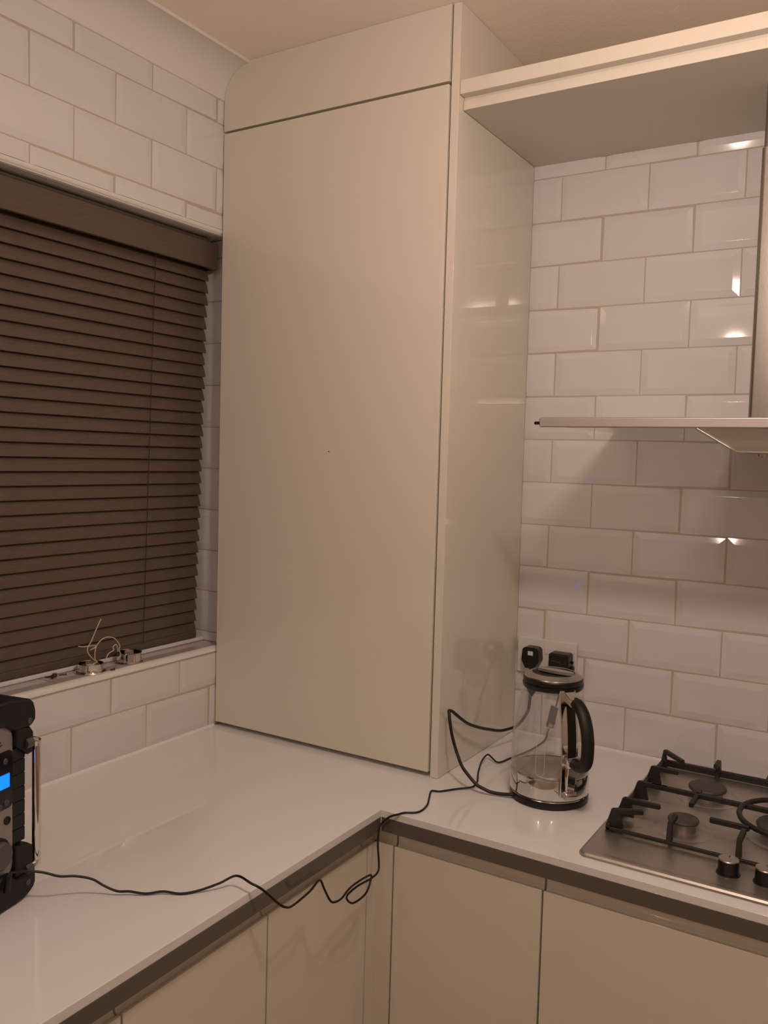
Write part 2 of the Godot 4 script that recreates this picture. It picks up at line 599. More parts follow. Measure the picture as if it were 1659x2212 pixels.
	# white quadrant trims on the opening's edges
	var quad_trim := func(cx: float, cy: float, sy: float) -> MB:
		var p := PackedVector2Array()
		p.append(Vector2(cx - 0.0105, cy))
		for i in 7:
			var a := PI / 2 * i / 6.0
			p.append(Vector2(cx - 0.0105 + sin(a) * 0.0115, cy + sy * (cos(a) - 1.0) * 0.0115))
		p.append(Vector2(cx + 0.001, cy - sy * 0.0125))
		p.append(Vector2(cx - 0.0105, cy - sy * 0.0125))
		return MB.new().prism(p, z0 - 0.004, z1 + 0.004, 0.0, true)
	struct("trim_1", quad_trim.call(0.0, yl + 0.001, 1.0), "trim_plastic", "white rounded edge trim along the front of the window sill", "trim")
	struct("trim_2", quad_trim.call(0.0, yh - 0.001, -1.0), "trim_plastic", "white rounded edge trim along the head of the window opening", "trim")
	var rt := MB.new()
	rt.box(Vector3(-0.0105, yl, z0 - 0.0105), Vector3(0.001, yh, z0 + 0.001), 0.004)
	struct("trim_3", rt, "trim_plastic", "white edge trim up the window opening beside the tall cabinet", "trim")
	# coving: hollow quarter round between the tiles and the ceiling
	var cv := PackedVector2Array()
	cv.append(Vector2(-0.005, CEIL + 0.002))
	cv.append(Vector2(-0.005, 1.4915))
	cv.append(Vector2(0.0012, 1.4915))
	for i in 13:
		var a := PI / 2 * i / 12.0
		cv.append(Vector2(0.0035 + 0.0725 * (1.0 - cos(a)), 1.493 + 0.0715 * sin(a)))
	cv.append(Vector2(0.0765, 1.5645))
	cv.append(Vector2(0.0775, CEIL + 0.002))
	struct("trim_4", MB.new().prism(cv, -0.006, D, 0.0, true), "coving_paint", "hollow white coving between the window wall and the ceiling", "trim")
	# window: frame, ledge, pane
	var w := thing("window_1", "white framed window hidden behind the brown blind, dark outside", "window", Vector3(-0.12, yl, 1.15))
	w.set_meta("kind", "structure")
	var f := MB.new()
	f.box(Vector3(-0.17, yl, z0), Vector3(-0.112, yl + 0.06, z1), 0.004)
	f.box(Vector3(-0.17, yh - 0.06, z0), Vector3(-0.112, yh, z1), 0.004)
	f.box(Vector3(-0.17, yl + 0.06, z0), Vector3(-0.112, yh - 0.06, z0 + 0.06), 0.004)
	f.box(Vector3(-0.17, yl + 0.06, z1 - 0.06), Vector3(-0.112, yh - 0.06, z1), 0.004)
	f.box(Vector3(-0.17, yl + 0.06, 1.11), Vector3(-0.115, yh - 0.06, 1.19), 0.004)
	part("window_frame", f, "upvc", w)
	part("ledge", MB.new().box(Vector3(-0.114, yl + 0.0002, z0 + 0.001), Vector3(-0.07, yl + 0.0105, z1 - 0.001), 0.003), "upvc", w)
	part("pane", MB.new().box(Vector3(-0.145, yl + 0.055, z0 + 0.055), Vector3(-0.141, yh - 0.055, z1 - 0.055), 0.0), "night_glass", w)

# ---------------------------------------------------------------- fitted furniture
func make_tall_cabinet() -> void:
	var c := thing("tall_cabinet", "tall cream gloss cabinet standing on the worktop in the corner", "cabinet", Vector3(0.31, 0, 0.2))
	part("body", MB.new().box(Vector3(0.004, 0.0004, 0.0005), Vector3(0.6005, 1.5, 0.374), 0.0), "cream_inside", c)
	part("door", MB.new().box(Vector3(0.0035, 0.0100, 0.3805), Vector3(0.5985, 1.4165, 0.4025), 0.0012), "cream_gloss", c)
	var p := PackedVector2Array()
	p.append(Vector2(0.0035, 1.4215))
	p.append(Vector2(0.599, 1.4215))
	p.append(Vector2(0.599, CEIL - 0.0005))
	p.append(Vector2(0.0785, CEIL - 0.0005))
	for i in range(11, -1, -1):
		var a := PI / 2 * i / 12.0
		p.append(Vector2(0.0045 + 0.0725 * (1.0 - cos(a)), 1.493 + 0.0715 * sin(a)))
	p.append(Vector2(0.0035, 1.488))
	part("filler_panel", MB.new().prism(p, 0.3805, 0.4025, 0.0), "cream_gloss", c, "cream filler panel scribed to the coving above the door")
	part("end_panel", MB.new().box(Vector3(0.603, 0.0004, 0.0005), Vector3(0.6210, CEIL - 0.0005, 0.4015), 0.001), "cream_gloss", c)
	# small dark mark on the door
	part("door_bumper", MB.new().box(Vector3(0.325, 0.676, 0.4024), Vector3(0.3275, 0.6785, 0.4032), 0.0005), "black_plastic", c, "tiny black dot on the door")

func make_shelf() -> void:
	var s := thing("bridging_shelf", "cream boxed shelf spanning above the cooker hood, stepped front edge", "shelf", Vector3(1.4, 1.3665, 0.2))
	part("bottom_board", MB.new().box(Vector3(0.622, 1.3665, 0.0005), Vector3(2.22, 1.386, 0.3825), 0.001), "cream_inside", s)
	part("bottom_edge", MB.new().box(Vector3(0.6285, 1.3667, 0.3822), Vector3(2.22, 1.3858, 0.3832), 0.0004), "cream_edge", s)
	part("top_board", MB.new().box(Vector3(0.622, 1.3915, 0.0005), Vector3(2.22, 1.4195, 0.4005), 0.0012), "cream_edge", s)
	part("spacer_board", MB.new().box(Vector3(0.622, 1.386, 0.0005), Vector3(2.22, 1.3915, 0.379), 0.0), "cream_inside", s)

func make_worktop() -> void:
	var w := thing("worktop", "glossy white L-shaped worktop with dark brown lower edge", "worktop", Vector3(0.3, -0.04, 0.3))
	# polygon in (x, -z), drawn out along its own z = y
	var p := PackedVector2Array([Vector2(0.0005, -0.0005), Vector2(2.22, -0.0005), Vector2(2.22, -0.6015), Vector2(0.607, -0.6015), Vector2(0.607, -2.6), Vector2(0.0005, -2.6)])
	var m := MB.new()
	m.x = frame(Vector3.ZERO, Vector3(1, 0, 0), Vector3(0, 0, -1), Vector3(0, 1, 0))
	m.prism(p, -0.04, 0.0, 0.0012)
	part("slab", m, "white_quartz", w)
	var e := MB.new()
	e.box(Vector3(0.6065, -0.0401, 0.6015), Vector3(0.6082, -0.0135, 2.6), 0.0003)
	e.box(Vector3(0.607, -0.0401, 0.601), Vector3(2.22, -0.0135, 0.6027), 0.0003)
	part("edge_band", e, "bronze_edge", w, "dark brown glossy lower edge of the worktop")
	part("wall_seal", MB.new().prism(PackedVector2Array([Vector2(-0.0012, -0.001), Vector2(0.005, -0.001), Vector2(0.004, 0.0012), Vector2(0.0015, 0.0045), Vector2(-0.0012, 0.0045)]), 0.4045, 2.58), "sealant", w, "white sealant bead along the tiled walls")
	var bs := MB.new()
	bs.x = frame(Vector3.ZERO, Vector3(0, 0, 1), Vector3(0, 1, 0), Vector3(1, 0, 0))
	bs.prism(PackedVector2Array([Vector2(-0.0012, -0.001), Vector2(0.005, -0.001), Vector2(0.004, 0.0012), Vector2(0.0015, 0.0045), Vector2(-0.0012, 0.0045)]), 0.6235, 2.2)
	part("wall_seal", bs, "sealant", w, "white sealant bead along the tiled walls")
	part("corner_seal", MB.new().box(Vector3(0.6080, -0.04, 0.6025), Vector3(0.6092, -0.0005, 0.6037), 0.0002), "sealant", w, "thin white sealant line in the inner corner")

# Front with a finger scoop along its top; poly in (depth, y), drawn out along the run.
func scoop(bottom: float) -> PackedVector2Array:
	var p := PackedVector2Array([Vector2(0, bottom), Vector2(0.0205, bottom), Vector2(0.0205, -0.0690), Vector2(0.0165, -0.0690), Vector2(0.0150, -0.0700)])
	for i in 6:
		var a := PI * 0.5 * (i + 1) / 6.0
		p.append(Vector2(0.0150 - 0.0095 * sin(a), -0.0790 + 0.009 * cos(a) - 0.004 * sin(a) + (0.018 * (i / 5.0) * (i / 5.0))))
	p.append(Vector2(0.0055, -0.047))
	p.append(Vector2(0.0, -0.047))
	return p

func make_base_cabinets() -> void:
	var to_left := func(zs: float) -> Transform3D: return frame(Vector3(0.572, 0, zs), Vector3(1, 0, 0), Vector3(0, 1, 0), Vector3(0, 0, 1))
	var to_back := func(xs: float) -> Transform3D: return frame(Vector3(xs, 0, 0.572), Vector3(0, 0, 1), Vector3(0, 1, 0), Vector3(1, 0, 0))
	var gap := 0.0016
	# corner post, an inner L of two narrow fronts
	var c := thing("corner_post", "narrow cream L-shaped filler post in the inner corner under the worktop", "filler post", Vector3(0.6, -LIFT, 0.6))
	var m := MB.new()
	m.x = to_left.call(0.0)
	m.prism(scoop(-0.79), 0.574, 0.6225 - gap, 0.0)
	m.x = to_back.call(0.0)
	m.prism(scoop(-0.79), 0.574, 0.6315 - gap, 0.0)
	part("post_front", m, "cream_gloss", c)
	part("plinth", MB.new().box(Vector3(0.0, -LIFT, 0.45), Vector3(0.53, -0.8, 0.53), 0.0).box(Vector3(0.45, -LIFT, 0.0), Vector3(0.53, -0.8, 0.53), 0.0), "cream_inside", c)
	part("carcass", MB.new().box(Vector3(0.01, -0.795, 0.01), Vector3(0.5715, -0.0415, 0.5715), 0.0), "cream_inside", c)
	# left run: fronts face +x
	var lz := [0.6225, 0.919, 1.219, 1.819, 2.419]
	var ll := ["cream gloss base cabinet under the left worktop, first from the inner corner", "cream gloss base cabinet under the left worktop, second from the inner corner", "cream gloss base cabinet under the left worktop, third from the inner corner", "cream gloss base cabinet under the left worktop, fourth from the inner corner"]
	for k in 4:
		var o := thing("base_cabinet", ll[k], "cabinet", Vector3(0.3, -LIFT, (lz[k] + lz[k + 1]) / 2), "base cabinets under the worktop")
		part("carcass", MB.new().box(Vector3(0.01, -0.795, lz[k] + 0.0005), Vector3(0.5715, -0.0415, lz[k + 1] - 0.0005), 0.0), "cream_inside", o)
		part("plinth", MB.new().box(Vector3(0.45, -LIFT, lz[k]), Vector3(0.53, -0.796, lz[k + 1]), 0.0), "cream_inside", o)
		var d := MB.new()
		d.x = to_left.call(0.0)
		d.prism(scoop(-0.79), lz[k] + gap, lz[k + 1] - gap, 0.0008)
		part("door", d, "cream_gloss", o)
	# hob run: fronts face +z
	var bx := [0.6315, 0.930, 1.53, 2.2]
	var lb := ["cream gloss base cabinet below the kettle, right of the inner corner post", "wide cream gloss base cabinet directly below the gas hob", "cream gloss base cabinet right of the one below the hob"]
	for k in 3:
		var o := thing("base_cabinet", lb[k], "cabinet", Vector3((bx[k] + bx[k + 1]) / 2, -LIFT, 0.3), "base cabinets under the worktop")
		part("carcass", MB.new().box(Vector3(bx[k] + 0.0005, -0.795, 0.01), Vector3(bx[k + 1] - 0.0005, -0.0415, 0.5715), 0.0), "cream_inside", o)
		part("plinth", MB.new().box(Vector3(bx[k], -LIFT, 0.45), Vector3(bx[k + 1], -0.796, 0.53), 0.0), "cream_inside", o)
		var d := MB.new()
		d.x = to_back.call(0.0)
		d.prism(scoop(-0.79), bx[k] + gap, bx[k + 1] - gap, 0.0008)
		part("door", d, "cream_gloss", o)

# ---------------------------------------------------------------- blind
func make_blind() -> void:
	var zr := 0.389
	var ze := 1.9
	var o := thing("venetian_blind", "dark brown wooden slatted blind, closed and lowered over the window", "blind", Vector3(-0.06, 0.2, 1.1))
	var v := MB.new()
	v.box(Vector3(-0.041, 1.108, 0.3795), Vector3(-0.031, 1.170, ze + 0.01), 0.002)
	v.box(Vector3(-0.075, 1.108, 0.3795), Vector3(-0.041, 1.170, 0.3875), 0.001)
	part("valance", v, "dark_wood", o)
	part("headrail", MB.new().box(Vector3(-0.085, 1.135, 0.39), Vector3(-0.045, 1.181, ze), 0.002), "dark_wood", o)
	var n := 31
	for k in n:
		var y := 1.0985 - k * 0.0288       # middle height
		var f := k / float(n - 1)
		var cx := lerpf(-0.058, -0.084, f)
		var s := MB.new()
		var p := PackedVector2Array()
		var half := 0.0178
		var tilt := 0.34 + rng.randfn(0, 0.012)
		var dir := Vector2(-sin(tilt), cos(tilt))       # towards the slat's top edge, away from the room
		var out := Vector2(cos(tilt), sin(tilt))
		for i in 7:
			var t := -1.0 + i / 3.0
			p.append(dir * half * t + out * (0.0014 + 0.0016 * (1.0 - t * t)))
		for i in 7:
			var t := 1.0 - i / 3.0
			p.append(dir * half * t + out * (-0.0012 + 0.0016 * (1.0 - t * t)))
		s.x.origin = Vector3(cx, y, 0)
		s.prism(p, zr + rng.randfn(0, 0.0008), ze, 0.0, true)
		part("slat", s, "dark_wood", o)
	part("bottom_rail", MB.new().box(Vector3(-0.098, 0.2065, zr + 0.002), Vector3(-0.071, 0.2235, ze), 0.003), "dark_wood", o)
	for z in [0.566, 1.12, 1.68]:
		var t := MB.new()
		t.tube([Vector3(-0.0455, 1.108, z), Vector3(-0.0485, 0.98, z + 0.002), Vector3(-0.069, 0.222, z + 0.004)], 0.0009, 6)
		part("ladder_cord", t, "blind_cord", o)

# ---------------------------------------------------------------- cooker hood
func make_hood() -> void:
	var cx := 1.272
	var h := thing("cooker_hood", "chimney cooker hood with flat glass canopy and steel front strip", "cooker hood", Vector3(cx, 0.6915, 0.2))
	var x0 := 0.845
	var x1 := cx * 2.0 - x0
	part("glass_canopy", MB.new().box(Vector3(x0, 0.736, 0.004), Vector3(x1, 0.744, 0.462), 0.001), "hood_glass", h, "clear glass canopy with a green tint")
	part("front_strip", MB.new().box(Vector3(x0 - 0.001, 0.731, 0.460), Vector3(x1 + 0.001, 0.7485, 0.474), 0.002), "aluminium", h)
	var e := MB.new()
	e.x = frame(Vector3(x0 - 0.001, 0.7385, 0.467), Vector3(0, 1, 0), Vector3(-1, 0, 0), Vector3(0, 0, 1))
	e.lathe([Vector2(0.0, 0.011), Vector2(0.0024, 0.011), Vector2(0.003, 0.010), Vector2(0.003, 0.0), Vector2(0.0, 0.0)], 12)
	part("end_stud", e, "black_plastic", h)
	# chimney: two telescoping sleeves
	var sleeve := func(hw: float, zf: float, y0: float, y1: float) -> MB:
		var p := PackedVector2Array()
		var r := 0.008
		p.append(Vector2(cx - hw, 0.0))
		for i in 5:
			var a := PI / 2 * i / 4.0
			p.append(Vector2(cx - hw + r - r * cos(a), -(zf - r + r * sin(a))))
		for i in 5:
			var a := PI / 2 * i / 4.0
			p.append(Vector2(cx + hw - r + r * sin(a), -(zf - r + r * cos(a))))
		p.append(Vector2(cx + hw, 0.0))
		var m := MB.new()
		m.x = frame(Vector3(0, 0, 0.001), Vector3(1, 0, 0), Vector3(0, 0, -1), Vector3(0, 1, 0))
		return m.prism(p, y0, y1, 0.0, true)
	part("lower_chimney", sleeve.call(0.107, 0.252, 0.746, 1.2485), "brushed_steel", h)
	part("upper_chimney", sleeve.call(0.1045, 0.2495, 1.2485, 1.3665), "brushed_steel", h)
	part("seam", MB.new().box(Vector3(cx - 0.1085, 0.747, 0.21), Vector3(cx - 0.1068, 1.247, 0.236), 0.0005), "bronze_edge", h)
	# tapered motor body under the glass
	var m := MB.new()
	var T := [Vector3(cx - 0.166, 0.7345, 0.40), Vector3(cx + 0.166, 0.7345, 0.40), Vector3(cx + 0.166, 0.7345, 0.04), Vector3(cx - 0.166, 0.7345, 0.04)]
	var B := [Vector3(cx - 0.098, 0.694, 0.395), Vector3(cx + 0.098, 0.694, 0.395), Vector3(cx + 0.098, 0.694, 0.06), Vector3(cx - 0.098, 0.694, 0.06)]
	for k in 4:
		var j := (k + 1) % 4
		var o: Vector3 = ((T[j] - T[k]).cross(B[k] - T[k])).normalized()
		if o.dot(T[k] - Vector3(cx, 0.72, 0.22)) < 0.0:
			o = -o
		m.flat(T[k], T[j], B[j], B[k], o)
	m.flat(T[0], T[1], T[2], T[3], Vector3.UP)
	m.flat(B[0], B[1], B[2], B[3], Vector3.DOWN)
	part("motor_body", m, "aluminium", h)
	var rim := MB.new()
	rim.tube([T[0] + Vector3(0, -0.001, 0.002), B[0] + Vector3(0, -0.001, 0.002), B[1] + Vector3(0, -0.001, 0.002), T[1] + Vector3(0, -0.001, 0.002)], 0.0028, 6)
	part("body_rim", rim, "satin_chrome", h)
	part("filter", MB.new().box(Vector3(cx - 0.09, 0.6905, 0.09), Vector3(cx + 0.09, 0.6945, 0.37), 0.001), "stainless", h)
	var kb := MB.new()
	kb.x.origin = Vector3(1.2115, 0.684, 0.385)
	kb.lathe([Vector2(0.0, 0.0), Vector2(0.005, 0.0005), Vector2(0.0075, 0.003), Vector2(0.008, 0.0075), Vector2(0.0, 0.0075)], 20)
	part("filter_catch", kb, "satin_chrome", h)

# ---------------------------------------------------------------- hob
func make_hob() -> void:
	var x0 := 0.980
	var x1 := 1.560
	var z0 := 0.045
	var z1 := 0.571
	var cx := 1.27
	var h := thing("gas_hob", "stainless steel gas hob with black cast iron pan support", "hob", Vector3(cx, 0, 0.31))
	# plate with rounded corners; rings from outer foot to the dished middle
	var ring := func(inset: float, y: float, r: float) -> Array:
		var o := []
		var ctr := [Vector2(x1 - inset - r, z1 - inset - r), Vector2(x0 + inset + r, z1 - inset - r), Vector2(x0 + inset + r, z0 + inset + r), Vector2(x1 - inset - r, z0 + inset + r)]
		for q in 4:
			for i in 7:
				var a := PI / 2 * q + PI / 2 * i / 6.0
				o.append(Vector3(ctr[q].x + cos(a) * r, y, ctr[q].y + sin(a) * r))
		return o
	var rings := [ring.call(0.0, 0.0004, 0.016), ring.call(0.0005, 0.0035, 0.016), ring.call(0.003, 0.0065, 0.014), ring.call(0.006, 0.0075, 0.012), ring.call(0.014, 0.0068, 0.008), ring.call(0.018, 0.0062, 0.006)]
	var m := MB.new()
	var c := Vector3(cx, 0, (z0 + z1) / 2)
	for k in rings.size() - 1:
		for i in 28:
			var j := (i + 1) % 28
			var nrm: Vector3 = (rings[k][j] - rings[k][i]).cross(rings[k + 1][i] - rings[k][i]).normalized()
			if nrm.length() < 0.5:
				nrm = Vector3.UP
			if nrm.y < 0:
				nrm = -nrm
			if k == 0:
				nrm = (rings[0][i] - c) * Vector3(1, 0, 1)
				nrm = nrm.normalized()
			m.flat(rings[k][i], rings[k][j], rings[k + 1][j], rings[k + 1][i], nrm)
	var mid := Vector3(cx, 0.0062, (z0 + z1) / 2)
	for i in 28:
		m.tri(mid, rings[-1][i], rings[-1][(i + 1) % 28], Vector3.UP, Vector3.UP, Vector3.UP)
	part("plate", m, "stainless", h)
	# burners: [x, z, radius]
	for b in [[1.1165, 0.183, 0.036], [1.112, 0.374, 0.027], [1.27, 0.30, 0.045], [1.424, 0.183, 0.036], [1.428, 0.374, 0.027]]:
		var r: float = b[2]
		var dish := MB.new()
		dish.x.origin = Vector3(b[0], 0.0064, b[1])
		dish.lathe([Vector2(0.0, 0.0015), Vector2(r + 0.004, 0.0015), Vector2(r + 0.02, 0.0012), Vector2(r + 0.026, 0.0)], 36)
		var bd := part("burner_dish", dish, "stainless", h)
		var ba := MB.new()
		ba.x.origin = Vector3(b[0], 0.0074, b[1])
		ba.lathe([Vector2(r * 0.82, 0.0), Vector2(r * 0.82, 0.010), Vector2(r * 0.9, 0.0125), Vector2(r * 0.9, 0.0155), Vector2(0.0, 0.0155)], 36)
		part("burner_crown", ba, "burner_alloy", bd, "pale alloy crown under the burner cap")
		var bc := MB.new()
		bc.x.origin = Vector3(b[0], 0.0228, b[1])
		bc.lathe([Vector2(0.0, 0.0), Vector2(r, 0.0), Vector2(r + 0.0008, 0.003), Vector2(r - 0.001, 0.006), Vector2(r - 0.006, 0.0078), Vector2(0.0, 0.0085)], 36)
		part("burner_cap", bc, "burner_cap", bd, "matt black burner cap")
	# pan support
	var rail := MB.new()
	var fx0 := 0.9955
	var fx1 := cx * 2.0 - fx0
	var fz0 := 0.052
	var fz1 := 0.462
	rail.box(Vector3(fx0, 0.009, fz0), Vector3(fx1, 0.023, fz0 + 0.009), 0.002)
	rail.box(Vector3(fx0, 0.009, fz1 - 0.006), Vector3(fx1, 0.016, fz1), 0.002)
	rail.box(Vector3(fx0, 0.009, fz0), Vector3(fx0 + 0.009, 0.023, fz1), 0.002)
	rail.box(Vector3(fx1 - 0.009, 0.009, fz0), Vector3(fx1, 0.023, fz1), 0.002)
	for q in [[fx0, fz0], [fx1 - 0.012, fz0], [fx0, fz1 - 0.012], [fx1 - 0.012, fz1 - 0.012]]:
		rail.box(Vector3(q[0], 0.0066, q[1]), Vector3(q[0] + 0.012, 0.0092, q[1] + 0.012), 0.0005)
	var ps := part("pan_support", rail, "cast_iron", h, "black cast iron pan support frame")
	# fingers: a post on the rail that bends over at the top and runs inwards
	var finger := func(foot: Vector3, tip: Vector3, root: float) -> void:
		var f := MB.new()
		var d := (tip - foot) * Vector3(1, 0, 1)
		var L := d.length()
		d = d / L
		f.x = frame(Vector3(foot.x, 0, foot.z), d, Vector3.UP, d.cross(Vector3.UP))
		var top := 0.0475
		var bot := top - 0.0095
		f.prism(PackedVector2Array([Vector2(-0.004, 0.012), Vector2(root, 0.012), Vector2(root - 0.006, bot), Vector2(L, bot + 0.001), Vector2(L + 0.0015, bot + 0.003), Vector2(L, top), Vector2(0.010, top), Vector2(0.006, top - 0.002)]), -0.0042, 0.0042, 0.001)
		part("finger", f, "cast_iron", ps)
	for s in [0, 1]:
		var X := func(x: float) -> float: return x if s == 0 else cx * 2.0 - x
		finger.call(Vector3(X.call(0.998), 0, 0.056), Vector3(X.call(1.052), 0, 0.112), 0.014)
		finger.call(Vector3(X.call(0.998), 0, 0.183), Vector3(X.call(1.058), 0, 0.183), 0.028)
		finger.call(Vector3(X.call(0.998), 0, 0.386), Vector3(X.call(1.072), 0, 0.386), 0.028)
		finger.call(Vector3(X.call(0.998), 0, 0.455), Vector3(X.call(1.052), 0, 0.428), 0.028)
		finger.call(Vector3(X.call(1.1155), 0, 0.054), Vector3(X.call(1.1155), 0, 0.100), 0.028)
		finger.call(Vector3(X.call(1.106), 0, 0.459), Vector3(X.call(1.106), 0, 0.412), 0.018)
		finger.call(Vector3(X.call(1.2195), 0, 0.459), Vector3(X.call(1.2195), 0, 0.405), 0.018)
		finger.call(Vector3(X.call(1.2195), 0, 0.054), Vector3(X.call(1.2195), 0, 0.130), 0.022)
		var st := MB.new()
		st.box(Vector3(X.call(1.1175) - 0.0042, 0.038, 0.262), Vector3(X.call(1.1175) + 0.0042, 0.0475, 0.342), 0.0015)
		part("finger", st, "cast_iron", ps)
		var mb2 := MB.new()
		mb2.box(Vector3(minf(X.call(1.160), X.call(1.226)), 0.038, 0.3855), Vector3(maxf(X.call(1.160), X.call(1.226)), 0.0475, 0.394), 0.0015)
		part("finger", mb2, "cast_iron", ps)
		finger.call(Vector3(X.call(0.998), 0, 0.285), Vector3(X.call(1.06), 0, 0.285), 0.028)
	var long := MB.new()
	long.box(Vector3(1.03, 0.038, 0.281), Vector3(cx * 2.0 - 1.03, 0.0475, 0.2895), 0.0015)
	part("cross_bar", long, "cast_iron", ps)
	var wr := MB.new()
	var cp := []
	for i in 41:
		var a := TAU * i / 40.0
		cp.append(Vector3(cx + cos(a) * 0.072, 0.046, 0.315 + sin(a) * 0.088))
	wr.tube(cp, 0.005, 8)
	part("wok_ring", wr, "cast_iron", ps)
	# knobs
	for k in 4:
		var kx := 1.2125 + 0.0565 * k
		var kb := MB.new()
		kb.x.origin = Vector3(kx, 0.0064, 0.504)
		kb.lathe([Vector2(0.019, 0.0), Vector2(0.0185, 0.0015), Vector2(0.0165, 0.002), Vector2(0.0160, 0.0225), Vector2(0.0, 0.0225)], 32)
		var kn := part("knob", kb, "black_plastic", h)
		var kc := MB.new()
		kc.x.origin = Vector3(kx, 0.0288, 0.504)
		kc.lathe([Vector2(0.0162, 0.0), Vector2(0.0164, 0.0012), Vector2(0.0156, 0.0022), Vector2(0.0, 0.0023)], 32)
		part("knob_cap", kc, "satin_chrome", kn, "satin steel top of the knob")
		var mk := MB.new()
		mk.box(Vector3(kx - 0.0005, 0.031, 0.4925), Vector3(kx + 0.0005, 0.0314, 0.500), 0.0001)
		part("pointer_mark", mk, "black_plastic", kn, "short black pointer line on the knob top")

# ---------------------------------------------------------------- kettle
const KC := Vector3(0.846, 0, 0.350)
const KS := Vector3(0.93, 1.041, 0.93)      # the kettle's own proportions, about its axis and foot
func make_kettle() -> void:
	var b := thing("kettle_base", "round black kettle base on the worktop with thick cord to wall plug", "kettle base", KC)
	var d := MB.new()
	d.x.origin = KC
	d.lathe([Vector2(0.0, 0.0005), Vector2(0.080, 0.0005), Vector2(0.083, 0.003), Vector2(0.0835, 0.011), Vector2(0.0825, 0.0145), Vector2(0.081, 0.0150)], 64)
	d.lathe([Vector2(0.0795, 0.0160), Vector2(0.076, 0.0175), Vector2(0.0, 0.0175)], 64)
	for o in [part("dock", d, "black_plastic", b)]:
		o.scale = Vector3(0.93, 1, 0.93)
		o.position = -KC * o.scale
	var r := MB.new()
	r.x.origin = KC
	r.lathe([Vector2(0.0812, 0.0138), Vector2(0.0818, 0.0150), Vector2(0.0812, 0.0162), Vector2(0.0795, 0.0166), Vector2(0.0785, 0.0150)], 64)
	for o in [part("dock_rim", r, "chrome", b, "thin chrome line round the base")]:
		o.scale = Vector3(0.93, 1, 0.93)
		o.position = -KC * o.scale
	var pts := [Vector3(0.802, 0.008, 0.398), Vector3(0.7887, 0.0080, 0.4066), Vector3(0.7683, 0.0060, 0.4112), Vector3(0.7486, 0.0075, 0.4167), Vector3(0.7358, 0.0120, 0.4206), Vector3(0.7210, 0.0170, 0.4214), Vector3(0.7050, 0.0280, 0.4196), Vector3(0.6830, 0.0430, 0.412), Vector3(0.6660, 0.0600, 0.4), Vector3(0.6554, 0.0811, 0.3970), Vector3(0.6481, 0.1050, 0.3970), Vector3(0.6436, 0.1248, 0.3960), Vector3(0.6382, 0.1427, 0.3910), Vector3(0.6366, 0.1452, 0.3870), Vector3(0.6382, 0.1413, 0.3760), Vector3(0.6433, 0.1213, 0.3480), Vector3(0.6462, 0.0993, 0.3100), Vector3(0.6493, 0.0785, 0.2580), Vector3(0.6520, 0.0625, 0.2100), Vector3(0.6574, 0.0494, 0.1650), Vector3(0.6667, 0.0467, 0.1250), Vector3(0.6723, 0.0491, 0.1000), Vector3(0.6797, 0.0633, 0.0800), Vector3(0.6845, 0.0829, 0.0650), Vector3(0.6792, 0.1234, 0.0440), Vector3(0.673, 0.168, 0.036)]
	part("cord", MB.new().tube(smooth_path(pts), 0.0034, 10), "cable_black", b)
	# plug: rounded body on the left socket
	var pl := MB.new()
	var pp := PackedVector2Array()
	for q in [[-0.011, 0.0145, 0.0095, 90.0], [-0.0135, -0.006, 0.0085, 180.0], [-0.008, -0.0215, 0.006, 200.0], [0.008, -0.0215, 0.006, 270.0], [0.0135, -0.006, 0.0085, 330.0], [0.011, 0.0145, 0.0095, 0.0]]:
		for i in 5:
			var a: float = deg_to_rad(q[3] + 90.0 * i / 4.0) if q[3] in [90.0, 0.0] else deg_to_rad(q[3] + 35.0 * i / 4.0)
			pp.append(Vector2(q[0] + cos(a) * q[2], q[1] + sin(a) * q[2]))
	var hull := Geometry2D.convex_hull(pp)
	hull.remove_at(hull.size() - 1)
	pl.x = frame(Vector3(0.6725, 0.1985, 0.0115), Vector3(1, 0, 0), Vector3(0, 1, 0), Vector3(0, 0, 1))
	pl.prism(hull, 0.0, 0.027, 0.004, true)
	var plug := part("plug", pl, "black_plastic", b, "black three-pin plug in the left socket")
	part("plug_sticker", MB.new().box(Vector3(0.6665, 0.2035, 0.0383), Vector3(0.6795, 0.2135, 0.0389), 0.0), "sticker", plug, "small white sticker")
	part("cord_grip", MB.new().tube([Vector3(0.6735, 0.178, 0.027), Vector3(0.674, 0.168, 0.032), Vector3(0.676, 0.152, 0.038)], 0.0052, 12), "black_plastic", plug)

	var k := thing("glass_kettle", "clear glass kettle with black lid, steel foot and black handle", "kettle", KC + Vector3(0, 0.0176, 0))
	var s := MB.new()
	s.x.origin = KC
	s.lathe([Vector2(0.0, 0.0178), Vector2(0.0815, 0.0178), Vector2(0.0830, 0.0195), Vector2(0.0830, 0.0535), Vector2(0.0822, 0.0565), Vector2(0.0790, 0.0565)], 64)
	part("steel_foot", s, "chrome", k, "polished steel foot of the kettle")
	var hp := MB.new()
	hp.x.origin = KC
	hp.lathe([Vector2(0.0792, 0.0560), Vector2(0.0700, 0.0535), Vector2(0.0560, 0.0525), Vector2(0.0555, 0.0535), Vector2(0.0, 0.0545)], 48)
	part("heating_plate", hp, "stainless", k)
	var prof := [Vector2(0.0812, 0.0562), Vector2(0.0824, 0.070), Vector2(0.0825, 0.090), Vector2(0.0815, 0.115), Vector2(0.0792, 0.140), Vector2(0.0757, 0.163), Vector2(0.0709, 0.186), Vector2(0.0652, 0.207), Vector2(0.0608, 0.222)]
	var inner := []
	for i in range(prof.size() - 1, -1, -1):
		inner.append(prof[i] - Vector2(0.0028, 0.0))
	var gl := MB.new()
	gl.x.origin = KC
	gl.lathe(smooth2(prof) + smooth2(inner), 72)
	part("glass_jug", gl, "kettle_glass", k, "clear glass wall of the kettle")
